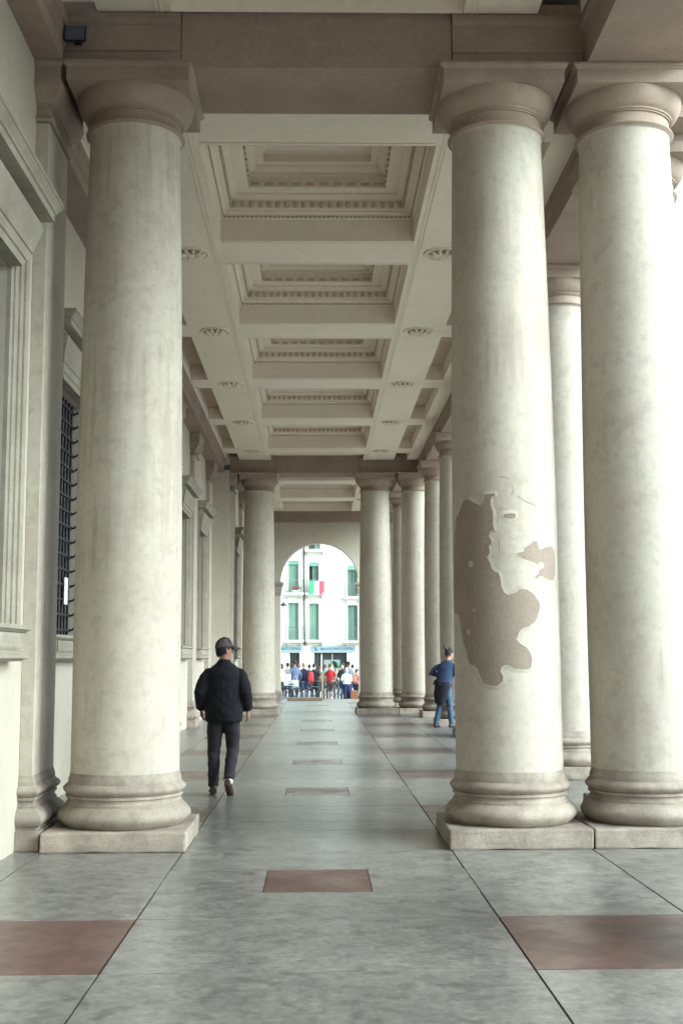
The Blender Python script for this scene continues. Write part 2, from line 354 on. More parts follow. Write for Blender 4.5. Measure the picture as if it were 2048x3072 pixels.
# lost plaster on the right-hand column, traced on the shaft
def shaft_r(z):
    for (r0, z0), (r1, z1) in zip(shaft_prof, shaft_prof[1:]):
        if z0 <= z <= z1: return r0+(r1-r0)*(z-z0)/(z1-z0)
    return RB
def on_shaft(cx, cy, px, py):
    d = pix_ray(px, py); o = Vector((-cx, -cy))
    r = RB
    for it in range(4):
        a = d.x**2+d.y**2; b = 2*(o.x*d.x+o.y*d.y); c = o.x**2+o.y**2-r*r
        q = b*b-4*a*c
        t = (-b-math.sqrt(max(q, 0)))/(2*a)
        z = CAM_H+t*d.z; r = shaft_r(z)
    return math.atan2(o.y+t*d.y, o.x+t*d.x), z
def patch(col, pts, name, label, m=None, off=.0022):
    cx, cy = col.location.x, col.location.y
    P = [on_shaft(cx, cy, 1300+x/2.94, 1400+y/2.94) for x, y in pts]
    P = [((a if a < 0 else a-2*math.pi)*RB, z) for a, z in P]
    Q = []                                     # add a ragged edge
    for i, p in enumerate(P):
        q = P[(i+1) % len(P)]; n = max(1, int(math.hypot(q[0]-p[0], q[1]-p[1])/.02))
        for k in range(n):
            t = k/n; x, z = p[0]+(q[0]-p[0])*t, p[1]+(q[1]-p[1])*t
            w = Vector((x*28, z*28, 3)); Q.append((x+noise.noise(w)*.006, z+noise.noise(w+Vector((5,5,5)))*.006))
    n = len(Q); x0, x1 = min(p[0] for p in Q), max(p[0] for p in Q); z0, z1 = min(p[1] for p in Q), max(p[1] for p in Q)
    inner = []
    for i in range(int((x1-x0)/.03)+1):
        for j in range(int((z1-z0)/.06)+1): inner.append((x0+i*.03, z0+j*.06))
    vs, es, fs, _, _, _ = delaunay_2d_cdt([Vector(p) for p in Q+inner], [(i, (i+1) % n) for i in range(n)], [], 1, 1e-5)
    def pos(x, z, off): a = x/RB; r = shaft_r(z)+off; return (r*math.cos(a), r*math.sin(a), z)
    b = MB(); b.v = [pos(p.x, p.y, off) for p in vs]; b.f = [tuple(f) for f in fs]
    o = b.build(name, m or M_mortar, col, smooth=0); o['label'] = label
    if name == 'bare_patch':                       # broken edge of the surrounding plaster
        sgn = 1 if sum(Q[i-1][0]*Q[i][1]-Q[i][0]*Q[i-1][1] for i in range(n)) > 0 else -1
        rows = [[], [], []]
        for i, p in enumerate(Q):
            t = Vector(Q[(i+2) % n])-Vector(Q[i-2]); nr = Vector((t.y, -t.x)).normalized()*sgn
            for k, (d, of) in enumerate(((-.001, .0012), (.0012, .0040), (.034, .0002))): rows[k].append(pos(p[0]+nr.x*d, p[1]+nr.y*d, of))
        MB().rings(rows, False, False).build('plaster_edge', M_shaft, col)
main_patch = [(270,295),(310,290),(360,325),(410,340),(435,300),(445,250),(490,245),(535,238),(538,250),(500,275),(500,330),(515,380),(525,440),(520,500),(535,555),(500,570),(485,610),(510,655),(505,685),(485,700),(495,760),(470,800),(490,840),(510,900),(540,930),(570,930),(585,980),(595,1060),(620,1110),(655,1135),(720,1110),(760,1082),(820,1085),(870,1120),(910,1170),(935,1220),(920,1300),(890,1370),(830,1410),(770,1430),(745,1470),(725,1520),(760,1560),(820,1600),(855,1650),(865,1720),(850,1780),(800,1790),(710,1785),(670,1760),(640,1750),(600,1760),(585,1800),(610,1850),(610,1890),(560,1935),(490,1930),(440,1920),(410,1860),(385,1790),(360,1755),(320,1745),(300,1690),(290,1620),(265,1560),(250,1480),(240,1400),(230,1330),(215,1300),(184,1295),(181,1000),(182,700),(190,560),(203,450),(230,400),(245,340)]
patch(c_right, main_patch, 'bare_patch', 'large ragged brown patch where the plaster has come off')
patch(c_right, [(730,765),(790,750),(800,715),(840,690),(880,650),(910,665),(920,710),(930,735),(980,715),(1030,700),(1056,730),(1066,780),(1068,860),(1066,960),(1050,1005),(1010,1000),(960,970),(930,965),(905,990),(890,970),(920,940),(930,910),(970,890),(965,850),(935,840),(920,865),(880,850),(850,830),(780,815),(745,790)], 'bare_patch', 'smaller brown plaster loss near the right side of the shaft')
patch(c_right, [(610,430),(625,415),(715,412),(722,435),(700,455),(640,460),(612,450)], 'bare_patch', 'tiny brown chip above the other plaster losses')

blob = lambda x, y, a, b: [(x+a*math.cos(t*.7)*(1+.2*math.sin(t*2.1)), y+b*math.sin(t*.7)) for t in range(9)]
for x, y, a, b_ in ((330,858,24,26), (358,1262,15,18), (312,1460,13,24)): patch(c_right, blob(x, y, a, b_), 'plaster_island', 'small spot of plaster left inside the brown patch', M_shaft, .0042)
M_crack = plain('crack', (.16,.13,.105), rough=.95)
for pl in ([(590,88),(640,95),(665,125),(690,160),(702,205),(688,245)], [(740,262),(800,300),(880,335),(915,360)], [(572,640),(580,690),(575,742)]):
    patch(c_right, [(x-1.5, y-2.5) for x, y in pl]+[(x+1.5, y+2.5) for x, y in reversed(pl)], 'crack', 'hairline crack in the plaster', M_crack, .0018)

# ------------------------------------------------------------------ pilasters on the left wall
pil_prof = {'plinth': ([(.085,.002),(.085,PLH)], M_stone), 'base': ([(.06,PLH)]+[(a-RB,z) for a,z in base_prof[2:]], M_stone),
            'shaft': ([(0,.61),(0,6.45)], M_shaft), 'necking': ([(a-RT,z) for a,z in neck_prof[1:]], M_cap),
            'echinus': ([(a-RT,z) for a,z in ech_prof[:-1]], M_cap), 'abacus': ([(.12+o,z) for o,z in aba_prof], M_cap)}
PM = {}
for n, (pr, m) in pil_prof.items():
    if n == 'base': pr = [(max(o, 0)*1.0, z) for o, z in pr]
    PM[n] = (MB().rect(pr, 0, .115, -.41, .41, wall='x0').mesh(n, bevel=.005 if n in ('plinth', 'shaft') else 0), m)
def pilaster(xw, y, label):
    r = empty('pilaster', (xw+.001, y, 0)); tag(r, label, 'pilaster', 'pilasters on the left wall')
    for n, (me, m) in PM.items(): link(n, me, m, r)
pilaster(X_WALLW, YN, 'nearest flat pilaster on the left wall, beside the big left column')
for y, l in zip(ROWS, ['first pilaster of the middle wall, hidden behind the big left column', 'second pilaster of the middle wall, hidden behind the big left column',
                       'third pilaster of the middle wall, hidden behind the big left column', 'fourth pilaster of the middle wall, at the edge of the big left column',
                       'narrow wall pilaster between the two far windows left of the walking man', 'wall pilaster just right of the last visible middle window']):
    pilaster(X_WALLC, y, l)
pilaster(X_WALLW, YF, 'far shaded pilaster behind the walking man, facing the far left column')
pilaster(X_WALLW, YF+4.1, 'thin distant wall pilaster right behind the man\'s cap')
pilaster(X_WALLW, YF+8.2, 'farthest wall pilaster near the archway')
pilaster(X_WALLW, YN-4.1, 'wall pilaster outside the left edge of the picture')

# ------------------------------------------------------------------ walls with windows
WZ0, WZ1, WHW = 1.86, 4.82, .80
def wall_boxes(b, x0, x1, y0, y1, z1, opens):
    y = y0
    for c in sorted(opens):
        b.box(x0, x1, y, c-WHW, ZST, z1)
        b.box(x0, x1, c-WHW, c+WHW, ZST, WZ0-.001); b.box(x0, x1, c-WHW, c+WHW, WZ1+.001, z1); y = c+WHW
    b.box(x0, x1, y, y1, ZST, z1)
near_c = [YN-2.05, YN-6.15]; mid_c = [y+PIT/2 for y in ROWS[:5]]; far_c = [YF+2.05, YF+6.15, YF+10.1]
walls = []
for nm, x, y0, y1, cs, lab in (('near', X_WALLW, -6, 11.42, near_c, 'near plaster wall with a framed window at the left edge'),
                      ('mid', X_WALLC, 11.42, 34.42, mid_c, 'long plaster wall with barred windows between pilasters on the left'),
                      ('far', X_WALLW, 34.42, YEND, far_c, 'far plaster wall on the left near the archway')):
    b = MB(); wall_boxes(b, x-.75, x, y0, y1, HC+.3, cs); w = b.build('wall', M_wall); tag(w, lab, 'wall'); walls.append((w, x, cs))
MB().box(X_WALLC-.75, X_WALLW, -6.6, -6, ZST, HC+.3)  # (end left open behind the viewer)
# window kit, local: x = out of the wall, y along it, centred; z absolute
frame_prof = [(0,-.001),(0,.035),(.085,.035),(.085,.05),(.10,.058),(.165,.058),(.165,.075),(.18,.083),(.235,.083),(.235,.10),(.25,.112),(.285,.118),(.285,-.001)]
b = MB()
for sg in (-1, 1):
    b.rings([[(p, sg*(WHW+o), z) for o, p in frame_prof] for z in (WZ0+.02, WZ1+.30)])
ME_frame = b.mesh('window')
ZF0 = WZ1+.27
lint = [(0,.126),(.02,.13),(.028,.145),(.10,.152),(.105,.166),(.19,.172),(.195,.186),(.25,.19)]   # height, projection
rs = []
for dz, p in [(0,.124),(.07,.128),(.075,.142),(.16,.15),(.165,.164),(.25,.176),(.32,.196),(.375,.214),(.40,.218),(.442,.218)]:
    e = .285*math.sin(math.pi/2*min(dz/.44, 1))**.75
    rs.append([(0,-WHW-e,WZ1+dz),(p,-WHW-e,WZ1+dz),(p,WHW+e,WZ1+dz),(0,WHW+e,WZ1+dz)])
ME_frieze = MB().rings(rs).mesh('lintel')
zc = ZF0+.172
b = MB().rect([(0,zc),(.02,zc+.005),(.02,zc+.03),(.05,zc+.06),(.07,zc+.065),(.07,zc+.085),(.19,zc+.092),(.19,zc+.16),(.205,zc+.165),(.215,zc+.185),(.25,zc+.225),(.262,zc+.23),(.262,zc+.255),(0,zc+.29)], 0, .09, -WHW-.24, WHW+.24, wall='x0'); ME_corn = b.mesh('cornice', bevel=0)
b = MB().rect([(0,1.585),(.015,1.60),(.05,1.61),(.05,1.64),(.03,1.65),(.03,1.665),(.012,1.67),(.012,1.815),(.03,1.82),(.045,1.835),(.06,1.84),(.06,1.875)], 0, .13, -WHW-.30, WHW+.30, wall='x0'); ME_sill = b.mesh('sill', bevel=.003)
b = MB()
for k in range(36):
    y = -.93+1.86*(k+.5)/36
    b.rings([[(.143+.012*s, y-.017, z),(.16+.010*s, y, z),(.143+.012*s, y+.017, z),(.135,y,z)] for s, z in ((0,1.68),(1,1.70),(1,1.79),(0,1.81))])
ME_carv = b.mesh('sill_carving')
ME_pane = MB().box(-.32,-.30,-WHW,WHW,WZ0,WZ1).mesh('pane')
ME_vbar = MB().tube([(0,0,WZ0-.01),(0,0,WZ1+.01)], .016, 8).mesh('grille_bar', smooth=60)
ME_hbar = MB().box(-.010,.010,-WHW-.01,WHW+.01,-.015,.015).mesh('grille_rail')
bk = MB()
for k in (9.6,):
    y = WHW-.05
    bk.tube([(-.0,y,0),(.03,y,.005),(.045,y,.02),(.04,y,.032)], .012, 6)
ME_hook = bk.mesh('grille_hook')
def window(w, x, yc, near):
    f = link('window', ME_frame, M_trim, w, (x, yc, 0))
    link('lintel', ME_frieze, M_trim, f); link('cornice', ME_corn, M_trim, f); s_ = link('sill', ME_sill, M_trim, f)
    tag(link('sill_carving', ME_carv, M_trim, f), kind='stuff'); link('pane', ME_pane, M_dark, f)
    for k in range(9): link('grille_bar', ME_vbar, M_iron, f, (-.09, -WHW+1.60*(k+.5)/9, 0))
    for k in range(16):
        z = WZ0+.1+(WZ1-WZ0-.2)*k/15
        link('grille_rail', ME_hbar, M_iron, f, (-.072, 0, z))
    if near:
        for k in range(16): link('grille_hook', ME_hook, M_iron, f, (-.062, 0, WZ0+.1+(WZ1-WZ0-.2)*k/15))
    return f
first_mid = None
for w, x, cs in walls:
    for c in cs:
        f = window(w, x, c, near=abs(c-mid_c[0]) < .1)
        if abs(c-mid_c[0]) < .1: first_mid = f
nt_ = MB().box(-.048, -.045, .30, .50, 2.27, 2.60).build('notice', M_paper, None, (X_WALLC, mid_c[0], 0)); tag(nt_, 'small white paper notice fixed to the barred window beside the left column', 'notice')

# ------------------------------------------------------------------ end wall with archway
AC, AR, AZS = .10, 1.53, 4.58
b = MB(); ztop = HC+.3
for y in (0,):
    n = 28; arc = [(AC+AR*math.cos(math.pi-math.pi*k/n), AZS+AR*math.sin(math.pi-math.pi*k/n)) for k in range(n+1)]
    outl = [(AC-AR, 0)] + arc + [(AC+AR, 0)]
    for (yy) in (0,):
        for k in range(n):     # spandrel strips, 3-D prisms
            (xa, za), (xb, zb) = arc[k], arc[k+1]
            i = len(b.v); b.v += [(xa,YEND,za),(xb,YEND,zb),(xb,YEND,ztop),(xa,YEND,ztop),(xa,YEND+.6,za),(xb,YEND+.6,zb),(xb,YEND+.6,ztop),(xa,YEND+.6,ztop)]
            b.f += [(i,i+1,i+2,i+3),(i+7,i+6,i+5,i+4),(i+4,i+5,i+1,i)]
b.box(-3.4, AC-AR, YEND, YEND+.6, ZST, ztop); b.box(AC+AR, 3.5, YEND, YEND+.6, ZST, ztop)
ew = b.build('end_wall', M_wall); tag(ew, 'end wall of the loggia pierced by a tall round archway', 'wall')
imp = [(0,4.04),(.012,4.05),(.012,4.14),(.03,4.16),(.03,4.25),(.05,4.28),(.05,4.40),(.09,4.44),(.11,4.47),(.11,4.56),(.04,4.58)]
for x0, x1, sd in ((-2.6, AC-AR, 1), (AC+AR, 3.3, -1)):
    MB().rect(imp, x0, x1, YEND, YEND+.6, wall='x0' if sd > 0 else 'x1').build('impost', M_trim, ew)
for x0, x1, sd in ((-2.6, AC-AR, 1), (AC+AR, 3.3, -1)):
    MB().rect([(.05,.002),(.05,.3),(.03,.33),(.015,.36),(0,.37)], x0, x1, YEND, YEND+.6, wall='x0' if sd > 0 else 'x1').build('pier_base', M_stone, ew)
MB().rings([[(AC-.17,YEND-.012,AZS+AR+.02),(AC+.17,YEND-.012,AZS+AR+.02),(AC+.17,YEND,AZS+AR+.02),(AC-.17,YEND,AZS+AR+.02)],[(AC-.24,YEND-.012,6.64),(AC+.24,YEND-.012,6.64),(AC+.24,YEND,6.64),(AC-.24,YEND,6.64)]]).build('keystone', M_wall, ew)
MB().box(-2.5, 2.9, YEND-.10, YEND-.001, 6.93, HC).build('cornice_band', M_beam, ew, bevel=.01)
tb = MB().box(-1.15, .22, 46.1, 46.45, 0.002, .11).build('threshold_block', M_brown, bevel=.015); tag(tb, 'low brown stone block across the left half of the archway floor', 'stone block')

rw = MB().box(-3.4, -1.45, -1.95, -1.35, ZST, HC+1.2).box(1.6, 3.5, -1.95, -1.35, ZST, HC+1.2).box(-1.45, 1.6, -1.95, -1.35, 5.6, HC+1.2).build('end_wall', M_wall); tag(rw, 'end wall with an opening behind the viewer', 'wall')
# ------------------------------------------------------------------ architraves
def transverse(y0, y1, label, name='transverse_beam'):
    r = empty(name, (0, (y0+y1)/2, ZA)); tag(r, label, 'beam', 'stone beams across the loggia')
    d = (y1-y0)/2
    fas = [(0,.001),(0,.15),(.018,.155),(.018,.40),(.03,.405),(.03,.415),(.055,.45),(.055,.50),(.02,.503),(.02,.62)]
    for x0, x1, pr in ((-2.54, -1.236, fas), (-1.230, 1.252, [(.0,.001),(.0,.62)]), (1.258, 2.466, fas)):
        rs = [[(x0,-d-o,z),(x1,-d-o,z),(x1,d+o,z),(x0,d+o,z)] for o, z in pr]
        MB().rings(rs).build('beam_block', M_beam, r, bevel=.003)
    return r
transverse(10.40, 11.34, 'dark stone beam across the top of the picture, resting on the near columns')
transverse(34.55, 35.45, 'far stone beam across the loggia in front of the archway')
def longbeam(x0, x1, y0, y1, label, z0=ZA+.001, z1=HC+.32, face=None):
    r = empty('architrave', ((x0+x1)/2, (y0+y1)/2, z0)); tag(r, label, 'beam', 'long stone architraves')
    w, L, h = (x1-x0)/2, (y1-y0)/2, z1-z0
    rs = [[(-w-o,-L,z),(w+o,-L,z),(w+o,L,z),(-w-o,L,z)] for o, z in [(0,0),(0,.15),(.016,.155),(.016,.33),(.03,.335),(.05,.37),(.05,.41),(.02,.413),(.02,h)]]
    MB().rings(rs).build('lintel', M_beam, r)
longbeam(2.99, 3.85, 11.36, 34.53, 'long beam over the outer right row of columns')
longbeam(2.475, 3.37, -6, 11.30, 'pale soffit of the near outer beam at the top right corner')
longbeam(2.475, 3.37, 34.56, YEND-.002, 'far outer beam on the right near the archway')
longbeam(X_WALLC+.002, X_WALLC+.36, 11.43, 34.41, 'shallow beam along the top of the middle wall')
longbeam(X_WALLW+.002, X_WALLW+.25, -6, 10.33, 'shallow beam along the top of the near wall at the left edge', z1=HC+.02)
longbeam(X_WALLW+.002, X_WALLW+.25, 35.5, YEND-.11, 'shallow beam along the top of the far wall')

# ------------------------------------------------------------------ coffered ceilings
CX0, CX1 = -1.33, 1.36; CHL = 1.56      # coffer opening and half length
steps_ = [(.003,-.001),(.003,.31),(.035,.315),(.035,.345),(.055,.36),(.09,.385),(.09,.41),(.14,.415),(.14,.52),(.165,.535),(.23,.565),(.25,.57),(.25,.60),(.41,.61),(.41,.625),(.41,.77),(.445,.775),(.445,.81),(.48,.83),(.52,.86),(.52,.88),(.62,.885),(.62,.99),(.66,1.02),(.78,1.03)]
def coffer_meshes():
    hx, hy = (CX1-CX0)/2, CHL
    b = MB(); rs = [[(-hx+i,-hy+i,z),(hx-i,-hy+i,z),(hx-i,hy-i,z),(-hx+i,hy-i,z)] for i, z in steps_]
    b.rings(rs, False, True)
    cof = b.mesh('coffer')
    def row(inset, z0, z1, w, pitch, depth):
        d = MB(); ax, ay = hx-inset, hy-inset
        n = int(2*ax/pitch)
        for k in range(n):
            c = -ax+2*ax*(k+.5)/n
            d.box(c-w/2, c+w/2, -ay-.001, -ay+depth, z0, z1); d.box(c-w/2, c+w/2, ay-depth, ay+.001, z0, z1)
        n = int(2*ay/pitch)
        for k in range(n):
            c = -ay+2*ay*(k+.5)/n
            d.box(-ax-.001, -ax+depth, c-w/2, c+w/2, z0, z1); d.box(ax-depth, ax+.001, c-w/2, c+w/2, z0, z1)
        return d
    dent = row(.035, .316, .344, .03, .062, .018).mesh('dentil_row')
    egg = MB(); ax, ay = hx-.14, hy-.14
    for n, horiz in ((int(2*ax/.115), 1), (int(2*ay/.115), 0)):
        for k in range(n):
            c = (-ax if horiz else -ay)+2*(ax if horiz else ay)*(k+.5)/n
            for s in (-1, 1):
                p = (c, s*(ay-.012), .466) if horiz else (s*(ax-.012), c, .466)
                egg.ball(p, (.036,.028,.05) if horiz else (.028,.036,.05), 8, 5)
    egg = egg.mesh('egg_row', smooth=60)
    gut = row(.41, .625, .665, .11, .175, .03).mesh('block_row')
    top = MB()
    for k in range(7):
        for s in (-1, 1):
            top.ball((-.42+.14*k, s*.62, 1.02), (.06,.05,.035), 8, 5)
    for a in range(12):
        A = 2*math.pi*a/12; top.ball((.22*math.cos(A), .22*math.sin(A), 1.0), (.07,.07,.05), 8, 5)
    top.ball((0,0,.98), (.10,.10,.09), 10, 6)
    return cof, dent, egg, gut, top.mesh('panel_rosette', smooth=60)
COF = coffer_meshes()
# rosette on the ribs
b = MB(); b.lathe([(.27,0),(.27,-.018),(.255,-.026),(.235,-.018),(.22,-.006),(.20,-.004),(.0001,-.004)], 36, cap0=False, cap1=False)
for k in range(10):
    A = 2*math.pi*k/10; c, s = math.cos(A), math.sin(A)
    b.tube([(.05*c,.05*s,-.02),(.10*c,.10*s,-.045),(.16*c,.16*s,-.035),(.195*c,.195*s,-.008)], [.016,.03,.034,.012], 7)
b.ball((0,0,-.03), (.05,.05,.045), 10, 6); ME_ros = b.mesh('rosette', smooth=50)
def ceiling(label, ys, y0, y1, xo0, xo1, xs_=(-2.62,-2.25,2.26,2.64), HC=HC):
    """ys = rib centre lines; y0..y1 = extent; xo0/xo1 = outer edges"""
    T = HC+.36; sa, sb, sc, sd_ = xs_
    c = MB().box(xo0-.2, xo1+.2, y0, y1, HC+1.08, HC+1.13).build('ceiling', M_ceil); tag(c, label, 'ceiling', kind='structure')
    # long ribs
    for xa, xb in ((sb, CX0), (CX1, sc)):
        MB().box(xa, xb, y0, y1, HC, T).build('long_rib', M_ceil, c, bevel=.004)
        inner = xb if xa < 0 else xa; sg = -1 if xa < 0 else 1
        for d in (.07, .115): MB().box(min(inner+sg*d, inner+sg*(d+.018)), max(inner+sg*d, inner+sg*(d+.018)), y0, y1, HC-.009, HC+.01).build('bead', M_ceil, c)
    for xa, xb in ((xo0, sa), (sd_, xo1)):
        if xb-xa > .02: MB().box(xa, xb, y0, y1, HC+.001, T).build('outer_strip', M_ceil, c)
    for y in ys:
        a, b_ = max(y-.5, y0), min(y+.5, y1)
        MB().box(CX0, CX1, a, b_, HC+.0015, T).build('cross_rib', M_ceil, c, bevel=.004)
        MB().box(CX0+.02, CX1-.02, a+.06, a+.075, HC-.006, HC+.01).build('bead', M_ceil, c); MB().box(CX0+.02, CX1-.02, b_-.075, b_-.06, HC-.006, HC+.01).build('bead', M_ceil, c)
        for xa, xb in ((sa, sb), (sc, sd_)): MB().box(xa, xb, a+.12, b_-.12, HC+.002, T).build('cross_rib', M_ceil, c)
        if b_-a > .9:
            for x in ((sb+CX0)/2, (sc+CX1)/2): link('rosette', ME_ros, M_ceil, c, (x, y, HC+.002))
    ed = [y0]+[e for y in ys for e in (y-.5, y+.5)]+[y1]
    for k in range(0, len(ed), 2):
        a, b_ = ed[k], ed[k+1]
        if b_-a < .3: continue
        if b_-a > 2.5:
            f = link('coffer', COF[0], M_ceil, c, ((CX0+CX1)/2, (a+b_)/2, HC+.002)); f.scale = (1, (b_-a)/(2*CHL), 1)
            for n, me in zip(('dentil_row','egg_row','block_row','panel_rosette'), COF[1:]): tag(link(n, me, M_orn, f), kind='stuff')
        else: MB().box(CX0, CX1, a, b_, HC+.13, T).build('recess_panel', M_ceil, c)
        for xa, xb in ((sa, sb), (sc, sd_)): MB().box(xa, xb, a-.12, b_+.12, HC+.30, HC+.36).build('side_coffer_panel', M_orn, c)
    return c
ceiling('coffered plaster ceiling of the middle part, five deep coffers with rosettes', [y+.1 for y in ROWS], 11.35, 34.54, X_WALLC+.36, 2.99)
ceiling('near ceiling strip along the very top of the picture', [YN-4.1, YN-8.2], -6, 10.37, -2.28, 2.47, (-2.28,-2.0,2.05,2.45), HC=7.50)
ceiling('far coffered ceiling between the far beam and the archway', [39.1, 43.3], 35.48, YEND-.1, -2.28, 2.47, (-2.28,-2.0,2.05,2.45))
# roof mass keeps the sky out
rf = MB().box(-4, 3.9, -6.2, YEND+.6, HC+1.3, HC+10).box(3.0,3.84,11.37,34.5,HC+.321,HC+1.299).box(2.5,3.38,-6,11.29,HC+.321,HC+1.299).box(2.5,3.38,34.57,YEND,HC+.321,HC+1.299).build('upper_floor', M_beam); tag(rf, 'upper storey resting above the loggia ceiling', 'building')

# ------------------------------------------------------------------ small fittings on the beams
M_lens = plain('lamp_glass_dull', (.10,.11,.15), rough=.25)
def floodlight(x, y, z, label):
    r = empty('floodlight', (x, y, z)); tag(r, label, 'floodlight', 'small floodlights on the beams')
    MB().box(-.03,.03,.03,.10,-.04,.04).build('bracket', M_iron, r)
    MB().rings([[(-.07,.03,-.05),(.07,.03,-.05),(.07,.03,.05),(-.07,.03,.05)],[(-.10,-.07,-.09),(.10,-.07,-.09),(.10,-.05,.07),(-.10,-.05,.07)]]).build('housing', M_iron, r, bevel=.006)
    MB().rings([[(-.085,-.074,-.078),(.085,-.074,-.078),(.085,-.058,.058),(-.085,-.058,.058)],[(-.085,-.078,-.078),(.085,-.078,-.078),(.085,-.062,.058),(-.085,-.062,.058)]]).build('lens', M_lens, r)
floodlight(-2.16, 10.25, 7.20, 'small dark floodlight on the near beam at the upper left')
floodlight(-2.62, 34.40, 7.12, 'tiny floodlight at the left end of the far beam')

# ------------------------------------------------------------------ building across the street
FY = 88.
bd = empty('apartment_building', (0, FY, ZST)); tag(bd, 'white apartment building with green shutters seen through the archway', 'building')
Z = lambda z: z-ZST
wins = [(-2.10,-1.36,6.35,8.74,'a'), (-.575,.128,6.35,8.61,'b'), (2.25,2.97,6.06,8.33,'c'),
        (-2.10,-1.36,2.91,5.65,'d'), (-.57,.131,2.91,5.59,'d'), (2.25,2.97,2.84,5.45,'d'), (-.62,.24,9.55,12.0,'t')]
shops = [(-2.0,-1.28,1.99), (-.21,2.18,1.98)]
# facade wall built round its openings
xs = sorted({-14, 14}|{v for w in wins for v in w[:2]}|{v for s_ in shops for v in s_[:2]})
b = MB()
for xa, xb in zip(xs, xs[1:]):
    xm = (xa+xb)/2; holes = sorted([(w[2], w[3]) for w in wins if w[0] < xm < w[1]]+[(ZST, s_[2]) for s_ in shops if s_[0] < xm < s_[1]])
    z = ZST
    for h0, h1 in holes:
        if h0 > z: b.box(xa, xb, 0, .45, Z(z), Z(h0))
        z = h1
    b.box(xa, xb, 0, .45, Z(z), Z(15))
b.build('wall', M_fac, bd)
MB().box(-14,14,.45,12,0,Z(15)).build('rear_block', M_fac, bd)
MB().box(-14.4,14.4,-.6,12.4,Z(15),Z(15.25)).build('roof', M_brown, bd)
def slats(b, x0, x1, z0, z1, y):
    n = int((z1-z0)/.055)
    for k in range(n):
        z = z0+(z1-z0)*(k+.5)/n
        i = len(b.v); b.v += [(x0,y,z-.028),(x1,y,z-.028),(x1,y+.03,z+.024),(x0,y+.03,z+.024)]; b.f.append((i,i+1,i+2,i+3))
for x0, x1, z0, z1, k in wins:
    f = MB(); f.box(x0-.13,x0,-.05,.10,Z(z0),Z(z1)+.14); f.box(x1,x1+.13,-.05,.10,Z(z0),Z(z1)+.14); f.box(x0,x1,-.05,.10,Z(z1),Z(z1)+.14)
    w = f.build('window', M_fact, bd)
    MB().box(x0,x1,.30,.32,Z(z0),Z(z1)).build('pane', M_gla, w)
    xm = (x0+x1)/2
    leaves = {'a': [(x0+.01,x1-.01)], 'b': [(x0+.24,x1-.01)], 'c': [(x0+.01,xm-.035),(xm+.035,x1-.01)], 'd': [(x0+.01,xm-.004),(xm+.004,x1-.01)], 't': [(x0+.45,x1-.01)]}[k]
    zt = Z(z1)-(.27 if k in 'abc' else 0)
    for la, lb in leaves:
        s_ = MB(); s_.box(la,la+.05,.12,.16,Z(z0)+.01,zt); s_.box(lb-.05,lb,.12,.16,Z(z0)+.01,zt); s_.box(la+.05,lb-.05,.12,.16,zt-.08,zt); s_.box(la+.05,lb-.05,.12,.16,Z(z0)+.01,Z(z0)+.1)
        slats(s_, la+.05, lb-.05, Z(z0)+.1, zt-.08, .125)
        s_.build('shutter', M_shutd if x0 > 2 or k in 'b' else M_shut, w)
    if k in 'abc': MB().box(x0,x1,-.02,.2,Z(z1)-.27,Z(z1)).build('blind_box', M_blind, w)
    # balcony
    bx0, bx1 = (x0-.22, x1+.40) if x0 > -1 else (x0-.18, x1+.36)
    bal = MB().rect([(0,Z(z0)-.17),(.02,Z(z0)-.15),(.03,Z(z0)-.10),(.06,Z(z0)-.08),(.06,Z(z0)-.002)], bx0, bx1, -.5, .0, wall='y1').build('balcony', M_fac, w)
    for xx in (bx0+.12, bx1-.22): MB().rings([[(xx,-.42,Z(z0)-.175),(xx+.1,-.42,Z(z0)-.175),(xx+.1,0,Z(z0)-.175),(xx,0,Z(z0)-.175)],[(xx,-.05,Z(z0)-.45),(xx+.1,-.05,Z(z0)-.45),(xx+.1,0,Z(z0)-.45),(xx,0,Z(z0)-.45)]]).build('bracket', M_fact, w)
    rl = MB(); n = int((bx1-bx0)/.11)
    for q in range(n+1): rl.box(bx0+(bx1-bx0)*q/n-.009, bx0+(bx1-bx0)*q/n+.009, -.52, -.502, Z(z0), Z(z0)+.92)
    rl.box(bx0-.02,bx1+.02,-.53,-.495,Z(z0)+.92,Z(z0)+.955); rl.box(bx0-.02,bx1+.02,-.525,-.50,Z(z0)+.08,Z(z0)+.10)
    for xx in (bx0, bx1): rl.box(xx-.012,xx+.012,-.51,0,Z(z0)+.92,Z(z0)+.95); rl.box(xx-.009,xx+.009,-.26,-.245,Z(z0),Z(z0)+.92)
    tag(rl.build('railing', M_rail, w), kind='stuff')
for zb in (5.95, 2.62): MB().box(-14,14,-.06,-.001,Z(zb)-.09,Z(zb)+.03).build('string_course', M_fact, bd)
MB().tube([(-.975,-.09,Z(14.8)),(-.935,-.09,Z(6)),(-.90,-.09,Z(2.5))], .05, 8).build('drainpipe', plain('copper_pipe', (.06,.05,.045)), bd)
for i, (x0, x1, zt) in enumerate(shops):
    d = MB().box(x0,x1,.34,.37,0,Z(zt)).build('shopfront', M_gla, bd)
    MB().box(x0,x0+.06,.26,.34,0,Z(zt)).box(x1-.06,x1,.26,.34,0,Z(zt)).box(x0+.06,x1-.06,.26,.34,Z(zt)-.07,Z(zt)).build('door_frame', M_iron, d)
    if i: MB().box(x0+.5,x0+.58,.22,.34,0,Z(zt)-.07).box(x0+1.3,x0+1.34,.26,.34,0,Z(zt)-.07).build('mullion', M_white, d); MB().box(x0+.7,x0+1.9,.30,.335,.5,1.9).build('poster', plain('poster_grey', (.25,.30,.29)), d)
